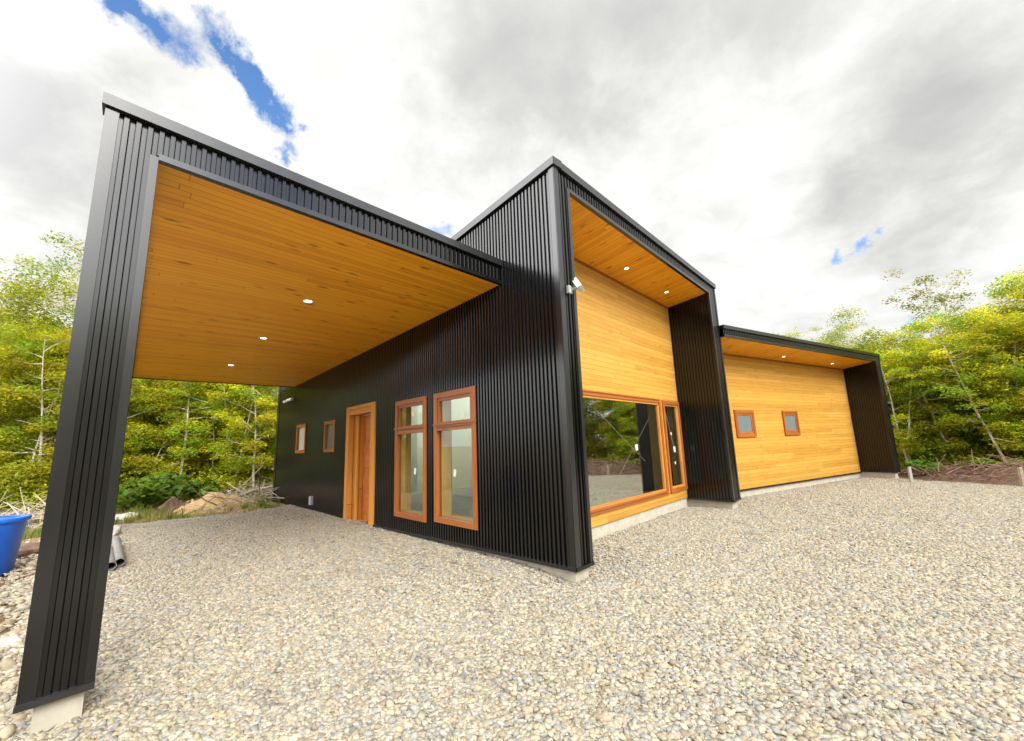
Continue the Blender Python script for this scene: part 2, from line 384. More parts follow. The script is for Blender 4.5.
# soffit
def board_sheet(mb, P00, P10, P11, P01, lu, lv, rotate=False, off=0.0, thick=(0, 0, 0.02)):
    """a lined sheet; boards run along P00->P10 (rotate: along P00->P01)"""
    if not rotate: uv = [(off, off), (off + lu, off), (off + lu, off + lv), (off, off + lv)]
    else: uv = [(off, off), (off, off + lu), (off + lv, off + lu), (off + lv, off)]
    mb.quad(P00, P10, P11, P01, uv)
    t = Vector(thick)
    Q = [Vector(p) + t for p in (P00, P10, P11, P01)]
    mb.quad(Q[3], Q[2], Q[1], Q[0])
    for i in range(4):
        a = (P00, P10, P11, P01); mb.quad(a[i], a[(i + 1) % 4], Q[(i + 1) % 4], Q[i])
mb = MB()
board_sheet(mb, FM(FW0, -0.03, ZS - .003), FM(U6, -0.03, ZS - .003), FM(U6, -DV, ZSB), FM(FW0, -DV, ZSB), U6 - FW0, DV, True, 3.3)
msof = mb.build('front_soffit', 'pine_soffit', house)
# boarded front wall, with the two windows
FWIN1 = (0.60, 4.995, 0.195, 2.265); FWIN2 = (5.12, 6.09, 0.20, 2.262)
def FB(u, n, z): return FM(u, n - DV, z)
mb = MB()
for (a, b, z0, z1) in cells(FW0 - .02, U6, 0.0, ZSB - .02, [FWIN1, FWIN2]):
    za, zb = z0(a), z1(a)
    if a == FWIN1[1] and abs(b - FWIN2[0]) < 1e-6:                      # vertical post between the windows
        pass
    mb.quad(FB(a, 0, za), FB(b, 0, za), FB(b, 0, zb), FB(a, 0, zb), [(a, za), (b, za), (b, zb), (a, zb)])
mb.build('boarded_front_wall', 'pine', house)
mb = MB()
mb.box(FB, FW0, U6 - .004, 0.001, 0.022, ZSB - .045, ZSB - .002)        # dark batten at the soffit
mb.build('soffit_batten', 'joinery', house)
mb = MB()
for (a, b, z0, z1) in cells(FW0 - .02, U6 + .3, -0.0, ZSB - .02, [FWIN1, FWIN2]): mb.box(FB, a, b, -0.20, -0.005, z0, z1)
mb.build('front_wall_core', 'plaster', house)
mb = MB()
mb.box(FB, FW0 - .02, U6 + .4, -0.3, -0.025, -0.55, -0.002)             # plinths
mb.box(FM, 0.035, FW0 - .02, -1.2, -0.035, -0.55, -0.036)
mb.box(FM, U6 + .035, U7 - .03, -1.6, -0.035, -0.55, -0.036)
mb.box(FD, 0.05, DOOR[0] - .01, -0.25, -0.03, -0.7, lambda u: WB(u) - .03)
mb.box(FD, DOOR[0] - .01, DOOR[1] + .01, -0.25, -0.03, -0.7, -0.195)
mb.box(FD, DOOR[1] + .01, LY, -0.25, -0.03, -0.7, lambda u: WB(u) - .03)
mb.build('concrete_plinth', 'concrete', house)

# interior shell -------------------------------------------------------------
mb = MB(); mb.quad((0.2, 1.4, 0.02), (6.5, 1.9, 0.02), (6.5, LY - .05, 0.02), (0.2, LY - .05, 0.02))
mb.build('interior_floor', 'screed', house)
mb = MB()
mb.box(FD, 8.30, 8.42, -6.5, -0.21, 0.0, 4.2)                            # cross partition
mb.box(FD, 9.30, 9.40, -6.5, -0.21, 0.0, 4.1)
mb.build('partition', 'plaster', house)
def FRF(u, n, v): return (u, v, HT(v) - .015 + n)      # u = x, v = y over the main block
mb = MB()
for (u0, u1, v0, v1) in ((0, 1.6, 1.0, LY), (1.6, 5.6, 1.0, 4.2), (1.6, 5.6, 7.4, LY), (3.4, 3.8, 4.2, 7.4), (5.6, 6.53, 1.0, LY)):
    mb.hexa([FRF(u0, -.045, v0), FRF(u1, -.045, v0), FRF(u1, -.045, v1), FRF(u0, -.045, v1), FRF(u0, .03, v0), FRF(u1, .03, v0), FRF(u1, .03, v1), FRF(u0, .03, v1)])
mb.hexa([FRF(.02, -.045, .06), FRF(6.5, -.045, .66), FRF(6.5, -.045, 1.0), FRF(.02, -.045, 1.0), FRF(.02, .03, .06), FRF(6.5, .03, .66), FRF(6.5, .03, 1.0), FRF(.02, .03, 1.0)])
mb.build('roof', 'black_metal', house)
for u0, u1 in ((1.6, 3.4), (3.8, 5.6)):
    mb = MB(); mb.hexa([FRF(u0, -.01, 4.2), FRF(u1, -.01, 4.2), FRF(u1, -.01, 7.4), FRF(u0, -.01, 7.4), FRF(u0, .01, 4.2), FRF(u1, .01, 4.2), FRF(u1, .01, 7.4), FRF(u0, .01, 7.4)])
    mb.build('added_rooflight', 'glass', house)  # unseen roof glazing, added to brighten the room behind the side windows

# wing -------------------------------------------------------------
WT, WS, WSB, WD, S6, S7 = 3.99, 3.77, 3.655, 0.955, 8.856, 9.19
mb = MB()
corrugate(mb, FW, 0.10, S7 - .04, WS + .03, WT - .02, n=0.002, ph=.02)
corrugate(mb, FW, S6 + .03, S7 - .03, 0.0, WS + .03, n=0.002, ph=.02)
mb.build('wing_fascia', 'black_metal', house)
def FWF(u, n, z): return FW(S6 - n, -u, z)
wsoff = lambda v: WS - (WS - WSB) * v / WD
mb = MB(); corrugate(mb, FWF, 0.0, WD, 0.0, lambda v: wsoff(v) - .004)
mb.build('wing_fin_wall', 'black_metal', house)
mb = MB()
mb.box(FW, S6 + .004, S7 - .012, -3.6, -0.012, 0.0, WT - .06)
mb.build('wing_fin_core', 'black_metal', house)
mb = MB()
mb.box(FW, S6 - .012, S6 + .05, -0.03, 0.03, 0.0, WS + .03)
mb.box(FW, S7 - .05, S7 + .012, -0.06, 0.032, 0.0, WT - .02)
mb.box(FW, 0.11, S6 - .012, -0.03, 0.03, WS - .012, WS + .04)
bevel(mb.build('wing_trim', 'trim_metal', house), 0.005)
mb = MB(); mb.box(FW, 0.08, S7 + .04, -0.1, 0.055, WT - .04, WT + .05)
bevel(mb.build('wing_flashing', 'trim_metal', house), 0.006)
mb = MB()
mb.hexa([FW(.2, -.05, WT - .08), FW(S7, -.05, WT - .08), FW(S7, -3.6, WT - .4), FW(.2, -3.6, WT - .4), FW(.2, -.05, WT + .02), FW(S7, -.05, WT + .02), FW(S7, -3.6, WT - .3), FW(.2, -3.6, WT - .3)])
mb.build('wing_roof', 'black_metal', house)
mb = MB()
board_sheet(mb, FW(0.2, -0.03, WS - .003), FW(S6, -0.03, WS - .003), FW(S6, -WD, WSB), FW(0.2, -WD, WSB), S6 - .2, WD, True, 1.7)
mb.build('wing_soffit', 'pine_soffit', house)
WW1 = (1.70, 2.615, 1.35, 2.095); WW2 = (4.165, 5.035, 1.355, 2.09)
def FWB(u, n, z): return FW(u, n - WD, z)
mb = MB()
for (a, b, z0, z1) in cells(0.12, S6, 0.0, WSB - .02, [WW1, WW2]):
    za, zb = z0(a), z1(a)
    mb.quad(FWB(a, 0, za), FWB(b, 0, za), FWB(b, 0, zb), FWB(a, 0, zb), [(a + 40, za + 40), (b + 40, za + 40), (b + 40, zb + 40), (a + 40, zb + 40)])
mb.build('boarded_wing_wall', 'pine', house)
mb = MB()
for (a, b, z0, z1) in cells(0.12, S6, 0.0, WSB - .02, [WW1, WW2]): mb.box(FWB, a, b, -0.18, -0.005, z0, z1)
mb.build('wing_wall_core', 'plaster', house)
mb = MB(); mb.box(FW, .3, S6, -3.6, -3.45, -.3, WT - .42); mb.build('wing_back_wall', 'black_metal', house)
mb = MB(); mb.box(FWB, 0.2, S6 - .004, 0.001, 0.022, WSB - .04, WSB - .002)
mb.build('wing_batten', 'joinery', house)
mb = MB(); mb.box(FWB, 0.2, S6, -0.01, 0.03, -0.03, 0.006)
mb.build('wing_drip_flashing', 'trim_metal', house)
mb = MB()
mb.box(FWB, 0.0, S6 + .1, -0.3, -0.03, -0.6, -0.031)
mb.box(FW, S6 + .03, S7 - .04, -3.0, -0.04, -0.6, -0.002)
mb.build('wing_plinth', 'concrete', house)

# carport -------------------------------------------------------------
CT, CS, CSB, CYB = 4.02, 3.714, 3.452, 11.284
UW0, UW1 = -4.211, -3.905
mb = MB()
corrugate(mb, FC, UW0 + .05, UW1 - .03, 0.0, CT - 0.045, n=0.002, ph=.01)
corrugate(mb, FC, UW1 - .03, 0.0, CS + 0.03, CT - 0.045, n=0.002, ph=.01)
mb.build('carport_fascia', 'black_metal', house)
mb = MB()
mb.box(FC, UW0 - .015, UW0 + .062, -0.05, 0.034, 0.0, CT - .03)
mb.box(FC, UW1 - .045, UW1 + .006, -0.05, 0.032, 0.0, CS + .012)
bevel(mb.build('carport_post_trim', 'trim_metal', house), 0.005)
mb = MB()
mb.box(FC, UW1 + .006, -0.003, -0.03, 0.030, CS - .006, CS + .045)
bevel(mb.build('carport_fascia_trim', 'trim_metal', house), 0.005)
mb = MB()
mb.box(FC, UW0 - .035, 0.035, -0.10, 0.060, CT - .04, CT + .052)
bevel(mb.build('carport_flashing', 'flashing', house), 0.006)
mb = MB(); mb.box(FC, UW0 - .02, UW1 + .008, -0.04, 0.05, -0.03, 0.004)
bevel(mb.build('carport_post_base', 'flashing', house), 0.004)
# post shafts: one behind the front face, one at the rear corner, and the beam between them
x0, y0, _ = FC(UW0, -0.03, 0); x1, y1, _ = FC(UW1, -0.03, 0)
crz = lambda y: CT - 0.03 - 0.0258 * (y - 1.1)
PDEP = 0.34
mb = MB()
corrugate(mb, lambda u, n, z: (x1 - .03 + n, u, z), y1, y1 + PDEP, 0.0, lambda u: crz(u) - .33)
corrugate(mb, lambda u, n, z: (x0 + .03 - n, u, z), y0, y0 + PDEP, 0.0, lambda u: crz(u) - .05)
corrugate(mb, lambda u, n, z: (u, y0 + PDEP + .02 + n, z), x0 + .02, x1 - .02, 0.0, CS + .02)
mb.build('carport_post', 'black_metal', house)
mb = MB(); mb.hexa([(x0 + .05, y0 + .02, -.02), (x1 - .05, y1 + .02, -.02), (x1 - .05, y1 + PDEP, -.02), (x0 + .05, y0 + PDEP, -.02),
         (x0 + .05, y0 + .02, CS), (x1 - .05, y1 + .02, CS), (x1 - .05, y1 + PDEP, CS), (x0 + .05, y0 + PDEP, CS)])
mb.build('carport_post_core', 'black_metal', house)
mb = MB()
ry = CYB - .40
corrugate(mb, lambda u, n, z: (u, ry - n, z), x0 + .02, x1 - .02, -.22, CSB + .05)
corrugate(mb, lambda u, n, z: (u, CYB - .04 + n, z), x0 + .02, x1 - .02, -.22, CSB + .05)
corrugate(mb, lambda u, n, z: (x1 - .03 + n, u, z), ry, CYB - .04, -.22, CSB + .05)
corrugate(mb, lambda u, n, z: (x0 + .03 - n, u, z), ry, CYB - .04, -.22, CSB + .05)
mb.build('carport_rear_post', 'black_metal', house)
mb = MB()
corrugate(mb, lambda u, n, z: (x0 + .03 - n, u, z), y0 + PDEP, ry, lambda u: crz(u) - .33, lambda u: crz(u) - .03)
mb.build('carport_side_fascia', 'black_metal', house)
mb = MB()
mb.quad((x0 + .03, y0 + PDEP, crz(y0) - .33), (x1, y1 + PDEP, crz(y0) - .33), (x1, CYB, crz(CYB) - .33), (x0 + .03, CYB, crz(CYB) - .33))
mb.build('carport_beam_lining', 'trim_metal', house)
mb = MB()
mb.hexa([FC(UW0 + .04, -.06, CT - .07), FC(0, -.06, CT - .07), (0, CYB, crz(CYB) - .07), (x0, CYB, crz(CYB) - .07),
         FC(UW0 + .04, -.06, CT + .03), FC(0, -.06, CT + .03), (0, CYB, crz(CYB) + .03), (x0, CYB, crz(CYB) + .03)])
mb.build('carport_roof', 'black_metal', house)
mb = MB()
P00 = FC(UW1 - .0, -0.03, CS - .002); P10 = FC(-0.002, -0.03, CS - .002); P11 = (-0.002, CYB, CSB); P01 = (x1, CYB, CSB)
board_sheet(mb, P00, P10, P11, P01, 3.9, 10.2, False, 0.6)
mb.build('carport_soffit', 'pine_soffit', house)
mb = MB()
mb.box(lambda u, n, z: (u, CYB + n, z), x0, -0.002, 0.0, 0.05, CSB - .02, crz(CYB) + .05)
mb.build('carport_back_fascia', 'trim_metal', house)
mb = MB()
mb.box(FC, UW0 + .055, UW1 - .035, -0.45, -0.02, -0.6, -0.031); mb.build('carport_plinth', 'concrete', house)
mb = MB(); mb.box(lambda u, n, z: (u, CYB - .22 - n, z), x0 + .05, x1 - .05, -.16, .16, -.8, -.22); mb.build('carport_plinth', 'concrete', house)

# downlights
def downlight(p, nrm=(0, 0, -1), r=0.058):
    p = Vector(p); d = Vector(nrm).normalized()
    mb = MB(); n = 24
    a = d.orthogonal().normalized(); b = d.cross(a)
    def ring(rr, off): return [p + d * off + rr * (math.cos(2 * math.pi * k / n) * a + math.sin(2 * math.pi * k / n) * b) for k in range(n)]
    A, B, C, D = ring(r * 1.35, 0.0), ring(r * 1.3, .008), ring(r, .008), ring(r * .96, .001)
    for X_, Y_ in ((A, B), (B, C), (C, D)):
        for k in range(n): mb.quad(X_[k], X_[(k + 1) % n], Y_[(k + 1) % n], Y_[k])
    o = mb.build('downlight', 'white_plastic', house)
    mb = MB(); mb.poly(ring(r * .95, .003)); mb.build('lamp_lens', 'lamp', o)
carslope = (0, -0.0258, -1)
for q in ((-2.014, 3.291, 3.654), (-2.082, 5.76, 3.590), (-2.161, 8.618, 3.516)): downlight(q, carslope)
for u in (3.12, 5.06):
    v = 0.60; x, y, z = FM(u, -v, soff(v) - .004); downlight((x, y, z), (0, -0.106, -1), .042)
for s in (4.09, 7.22):
    x, y, z = FW(s, -0.62, wsoff(.62) - .004); downlight((x, y, z), (0, -0.12, -1), 0.045)

# windows -------------------------------------------------------------
def frame_bars(mb, fr, o, w, n0, n1):
    u0, u1, z0, z1 = o
    mb.box(fr, u0, u0 + w, n0, n1, z0, z1); mb.box(fr, u1 - w, u1, n0, n1, z0, z1)
    mb.box(fr, u0 + w, u1 - w, n0, n1, z0, z0 + w); mb.box(fr, u0 + w, u1 - w, n0, n1, z1 - w, z1)
def pane(fr, o, n, parent, mat='glass'):
    mb = MB(); u0, u1, z0, z1 = o
    mb.box(fr, u0, u1, n, n + 0.006, z0, z1); return mb.build('pane', mat, parent)
def reveal(fr, o, n0, n1, parent, t=0.02):
    mb = MB(); frame_bars(mb, fr, o, t, n0, n1); return mb.build('reveal_lining', 'reveal', parent)
def sticker(fr, u, z, n, w, h, parent, rot=0.2):
    mb = MB(); c, s = math.cos(rot), math.sin(rot)
    pts = [(-w, -h), (w * .9, -h * 1.1), (w, h), (-w * 1.05, h * .95)]
    mb.poly([fr(u + a * c - b * s, n, z + a * s + b * c) for a, b in pts]); mb.poly([fr(u + a * c - b * s, n - .001, z + a * s + b * c) for a, b in pts[::-1]])
    return mb.build('sticker', 'paper', parent)
def inset(o, d): return (o[0] + d, o[1] - d, o[2] + d, o[3] - d)

for o, st in ((TW1, ((3.60, .98), (3.68, 2.02))), (TW2, ((2.36, .98), (2.1, 1.88)))):
    w = empty('tall_window', FD(0.5 * (o[0] + o[1]), 0, o[2])); w.parent = house
    inv = Matrix.Translation(-w.location)
    def put(ob): ob.matrix_parent_inverse = Matrix.Identity(4); ob.location = -w.location; return ob
    mb = MB(); frame_bars(mb, FD, o, 0.085, -0.05, 0.045)
    mb.box(FD, o[0] + .085, o[1] - .085, -0.05, 0.040, 1.655, 1.745)
    put(bevel(mb.build('frame', 'joinery', w), .006))
    mb = MB(); frame_bars(mb, FD, (o[0] + .087, o[1] - .087, 1.747, o[3] - .087), 0.05, -0.04, 0.025)
    put(bevel(mb.build('sash', 'joinery', w), .005))
    mb = MB(); mb.box(FD, o[0] - .01, o[1] + .01, 0.02, 0.062, 1.745, 1.768)
    put(mb.build('drip_bar', 'joinery', w))
    put(reveal(FD, inset(o, .06), -0.26, -0.051, w, .022))
    put(pane(FD, (o[0] + .08, o[1] - .08, o[2] + .08, 1.66), -0.012, w))
    put(pane(FD, (o[0] + .13, o[1] - .13, 1.79, o[3] - .13), -0.010, w))
    for u, z in st: put(sticker(FD, u, z, 0.000, .035, .055, w))
for o, pm_ in ((SW1, 'blind'), (SW2, 'frosted')):
    w = empty('small_window', FD(0.5 * (o[0] + o[1]), 0, o[2])); w.parent = house
    def put(ob): ob.location = -w.location; return ob
    mb = MB(); frame_bars(mb, FD, o, 0.09, -0.05, 0.045); put(bevel(mb.build('frame', 'joinery', w), .006))
    put(reveal(FD, inset(o, .06), -0.26, -0.051, w, .022))
    put(pane(FD, inset(o, .085), -0.02, w, pm_))
for o in (WW1, WW2):
    w = empty('square_window', FWB(0.5 * (o[0] + o[1]), 0, o[2])); w.parent = house
    def put(ob): ob.location = -w.location; return ob
    mb = MB(); frame_bars(mb, FWB, o, 0.085, -0.03, 0.04); put(bevel(mb.build('frame', 'joinery', w), .006))
    mb = MB(); frame_bars(mb, FWB, inset(o, .087), 0.055, -0.03, 0.022); put(bevel(mb.build('sash', 'joinery', w), .006))
    put(pane(FWB, inset(o, .13), 0.0, w, 'frosted'))
for o, big in ((FWIN1, True), (FWIN2, False)):
    w = empty('picture_window', FB(0.5 * (o[0] + o[1]), 0, o[2])); w.parent = house
    def put(ob): ob.location = -w.location; return ob
    mb = MB(); frame_bars(mb, FB, o, 0.085, -0.05, 0.035); put(bevel(mb.build('frame', 'joinery', w), .006))
    mb = MB(); frame_bars(mb, FB, inset(o, .087), 0.035, -0.045, 0.012); put(bevel(mb.build('glazing_bead', 'door_frame', w), .004))
    put(reveal(FB, inset(o, .06), -0.27, -0.051, w, .022))
    put(pane(FB, inset(o, .10), -0.02, w, 'coated_glass'))
    if big:
        mb = MB()
        def strip(a, b, wd=.0028):
            (ua, za), (ub, zb) = a, b; dx, dz = ub - ua, zb - za; l = math.hypot(dx, dz); px, pz = -dz / l * wd, dx / l * wd
            mb.poly([FB(ua + px, -.012, za + pz), FB(ua - px, -.012, za - pz), FB(ub - px, -.012, zb - pz), FB(ub + px, -.012, zb + pz)])
        strip((2.3, 1.93), (4.05, .95)); strip((2.75, .62), (4.45, 1.86))
        put(mb.build('tape', 'tape', w)); put(sticker(FB, 3.72, 1.24, -.010, .05, .055, w, .1))
    else:
        mb = MB()
        mb.poly([FB(5.30, -.012, 2.0), FB(5.318, -.012, 2.0), FB(5.66, -.012, 1.05), FB(5.642, -.012, 1.05)])
        put(mb.build('tape', 'tape', w)); put(sticker(FB, 5.63, 1.14, -.010, .05, .06, w, .1)); put(sticker(FB, 5.52, 1.5, -.010, .025, .03, w, .1)); put(sticker(FB, 5.60, .83, -.010, .025, .03, w, .1))
# door -------------------------------------------------------------
d = empty('door', FD(0.5 * (DOOR[0] + DOOR[1]), 0, DOOR[2])); d.parent = house
def put(ob): ob.location = -d.location; return ob
o = DOOR; mb = MB()
for a, b in ((o[0], o[0] + .20), (o[1] - .20, o[1])): mb.box(FD, a, b, -0.20, 0.05, o[2] + .0, o[3])
mb.box(FD, o[0] + .20, o[1] - .20, -0.20, 0.05, o[3] - .20, o[3])
put(bevel(mb.build('frame', 'door_frame', d), .008))
mb = MB()
for a, b in ((o[0] + .202, o[0] + .25), (o[1] - .42, o[1] - .202)): mb.box(FD, a, b, -0.24, -0.07, o[2] + .02, o[3] - .21)
put(bevel(mb.build('jamb', 'door_frame', d), .006))
mb = MB(); mb.box(FD, o[0] + .251, o[1] - .421, -0.27, -0.20, o[2] + .03, o[3] - .215)
lf = put(bevel(mb.build('door_leaf', 'door_leaf', d), .004))
for z0, z1 in ((0.05, .62), (.76, 1.35), (1.49, 2.05)):
    mb = MB(); frame_bars(mb, FD, (o[0] + .36, o[1] - .53, z0, z1), .03, -0.205, -0.185)
    mb.box(FD, o[0] + .40, o[1] - .57, -0.205, -0.190, z0 + .04, z1 - .04)
    put(bevel(mb.build('door_panel', 'door_leaf', d), .004))
mb = MB(); mb.box(FD, o[0], o[1], -0.22, 0.06, o[2] - .0, o[2] + .03)
put(mb.build('threshold', 'door_frame', d))
# floodlight on the fin corner
fl = empty('floodlight', FM(0.25, 0.03, 3.32)); fl.parent = house
def put(ob): ob.location = -fl.location; return ob
bx, by, bz = fl.location
mb = MB(); mb.box(FM, 0.12, 0.20, 0.02, 0.06, 3.27, 3.37); mb.tube(FM(.205, .05, 3.33), FM(.23, .12, 3.35), .018, .018, 10)
put(bevel(mb.build('bracket', 'grey_plastic', fl), .006))
Rm = Matrix.Rotation(R(30), 4, 'Z') @ Matrix.Rotation(R(-30), 4, 'X') @ Matrix.Rotation(R(18), 4, 'Y')
hc = Vector(FM(.235, .14, 3.37))
def FH(u, n, z):
    return tuple(hc + Rm @ Vector((u, -n, z)))
mb = MB(); mb.box(FH, -.06, .06, -.035, .02, -.065, .065); mb.box(FH, -.07, .07, .0, .028, -.078, .078)
put(bevel(mb.build('lamp_head', 'white_plastic', fl), .008))
mb = MB(); mb.box(FH, -.055, .055, .024, .031, -.06, .06); put(mb.build('lamp_lens', 'frosted', fl))
# small fittings on the dark wall
wl = empty('wall_lamp', FD(11.55, 0.03, 3.05)); wl.parent = house
def put(ob): ob.location = -wl.location; return ob
mb = MB(); mb.tube(FD(11.2, .09, 3.05), FD(11.75, .09, 3.05), .045, .045, 12); mb.tube(FD(11.95, .09, 3.04), FD(12.1, .09, 3.04), .045, .045, 12); mb.box(FD, 11.3, 11.4, .0, .06, 3.02, 3.08); put(mb.build('lamp_tube', 'white_plastic', wl))
mb = MB(); mb.box(FD, 8.97, 9.11, .02, .09, -.02, .20); bevel(mb.build('socket_box', 'grey_plastic', house), .01)

# ------------------------------------------------------------------ ground
def sstep(a, b, x):
    t = np.clip((x - a) / (b - a), 0, 1); return t * t * (3 - 2 * t)
def gz(x, y):
    x = np.asarray(x, float); y = np.asarray(y, float)
    return -0.20 - 0.0065 * np.clip(y, 0, 13) + 0.085 * np.exp(-((np.clip(-x, 0, 9)) / .9) ** 2) * sstep(-.3, 1.1, y) * (x < 1.5)
def wob(x, y, s=1.0):
    return (np.sin(x * 1.3 * s + 1.1 * np.sin(y * .9 * s)) + np.sin(y * 1.7 * s + 2 + np.sin(x * .7 * s)) + .6 * np.sin(x * 3.1 * s + y * 2.3 * s)) / 2.6
# is a point gravelled?
def gravel_mask(x, y):
    w = wob(x, y, 1.0)
    back = 11.1 + 0.35 * w - 0.10 * (x + 2)                     # back edge near the far corner of the house
    left = -4.55 + 0.28 * w + 0 * y
    right = np.where(y > -1.0, 15.3, 15.0 + 0.55 * (y + 1.6)) + 0.25 * w
    right = np.maximum(right, 8.5 + .25 * w)
    front = -11.2 + .5 * w
    return (y < back) & (x > left - np.clip((1.0 - y) * 1.2, 0, 30)) & (x < right) & (y > front)
def grid_mesh(name, xs, ys, zfun, mat, keep=None, kind='structure'):
    X_, Y_ = np.meshgrid(xs, ys, indexing='ij'); Z_ = zfun(X_, Y_)
    nx, ny = len(xs), len(ys)
    V = np.stack([X_, Y_, Z_], -1).reshape(-1, 3)
    I, J = np.meshgrid(np.arange(nx - 1), np.arange(ny - 1), indexing='ij')
    F = np.stack([I * ny + J, (I + 1) * ny + J, (I + 1) * ny + J + 1, I * ny + J + 1], -1).reshape(-1, 4)
    if keep is not None:
        c = V[F].mean(1); F = F[keep(c[:, 0], c[:, 1])]
        used = np.unique(F); mp = -np.ones(len(V), int); mp[used] = np.arange(len(used)); V = V[used]; F = mp[F]
    me = bpy.data.meshes.new(name); me.from_pydata(V.tolist(), [], F.tolist()); me.materials.append(M[mat]); me.shade_smooth()
    o = bpy.data.objects.new(name, me); COL.objects.link(o)
    if kind: o['kind'] = kind
    return o
def axis(lo, hi, fine0, fine1, step):
    a = list(np.arange(fine0, fine1 + 1e-6, step)); s = step; x = fine1
    while x < hi: s *= 1.5; x += s; a.append(x)
    s = step; x = fine0; b = []
    while x > lo: s *= 1.5; x -= s; b.append(x)
    return np.array(b[::-1] + a)
def earth_z(x, y):
    g = gz(x, y) - 0.035
    m = gravel_mask(x, y)
    d = np.hypot(x - 4, y - 2)
    bumps = 0.09 * wob(x, y, 1.3) + 0.05 * wob(x, y, 3.7)
    far = sstep(16, 30, d)
    return np.where(m, g, g + 0.0) + np.where(m, 0, bumps * .55) * sstep(0, 1, 1.0) + far * (0.25 + 0.3 * wob(x, y, .25))
def soft_mask_earth(x, y):
    # keep the earth well under the gravel
    m = np.zeros_like(x, dtype=float)
    for dx in (-.6, 0, .6):
        for dy in (-.6, 0, .6): m += gravel_mask(x + dx, y + dy)
    g = gz(x, y); z = earth_z(x, y)
    return np.where(m > 0, np.minimum(z, g - 0.03), z)
grid_mesh('ground', axis(-500, 500, -30, 36, 0.5), axis(-500, 500, -30, 42, 0.5), soft_mask_earth, 'earth')
def in_house(x, y, s=0.0):
    dark = (x > 0.04 + s) & (x < 6.6) & (y > x * 0.091 + 1.15) & (y < LY)
    wt = (x - 6.41) * .199 + (y - .5) * .98; ws = (x - 6.41) * .98 - (y - .5) * .199
    return dark | ((ws > 0) & (ws < S6) & (wt > WD + .25))
yard = grid_mesh('gravel_yard', np.arange(-22, 18, .2), np.arange(-12.6, 12.6, .2), lambda x, y: gz(x, y) - 0.001 + 0.005 * wob(x, y, 1.1), 'gravel_bed', lambda x, y: gravel_mask(x, y) & ~in_house(x, y))

# pebbles: heaps of stones instanced over the yard
def ico():
    import bmesh
    bm = bmesh.new(); bmesh.ops.create_icosphere(bm, subdivisions=1, radius=1.0)
    v = np.array([q.co for q in bm.verts]); f = np.array([[w.index for w in q.verts] for q in bm.faces]); bm.free(); return v, f
ICO_V, ICO_F = ico()
PAL = np.array([(.52, .50, .44), (.60, .54, .42), (.44, .45, .44), (.56, .45, .30), (.66, .63, .54), (.37, .37, .36), (.60, .53, .39), (.50, .47, .41), (.62, .54, .38), (.50, .42, .33), (.50, .51, .49), (.68, .62, .49)])
def stone_heap(n, rad, rmin, rmax, seed, zmax, pal=PAL, squash=(0.34, 0.6)):
    r = np.random.default_rng(seed); V = []; F = []; C = []
    for k in range(n):
        q = rad * math.sqrt(r.random()); a = r.random() * 6.283
        s = rmin + (rmax - rmin) * r.random() ** 2.3
        sc = np.array([s * r.uniform(.9, 1.35), s * r.uniform(.7, 1.0), s * r.uniform(*squash)])
        v = ICO_V * (1 + .13 * r.standard_normal((len(ICO_V), 1))) * sc
        e = Matrix.Rotation(r.random() * 6.283, 3, 'Z') @ Matrix.Rotation(r.normal(0, .3), 3, 'X') @ Matrix.Rotation(r.normal(0, .3), 3, 'Y')
        v = v @ np.array(e).T + np.array([q * math.cos(a), q * math.sin(a), r.uniform(-.2 * s, zmax)])
        F.append(ICO_F + len(ICO_V) * k); V.append(v)
        c = pal[r.integers(len(pal))] * r.uniform(.50, .86) * np.array([1.0, .97, .905]); C.append(np.repeat(np.append(np.clip(c, 0, .8), 1)[None], len(ICO_V), 0))
    V = np.concatenate(V); F = np.concatenate(F); C = np.concatenate(C).astype(np.float32)
    me = bpy.data.meshes.new('pebble_heap'); me.from_pydata(V.tolist(), [], F.tolist()); me.shade_smooth()
    at = me.attributes.new('tint', 'FLOAT_COLOR', 'POINT'); at.data.foreach_set('color', C.ravel())
    me.materials.append(M['pebble']); return me
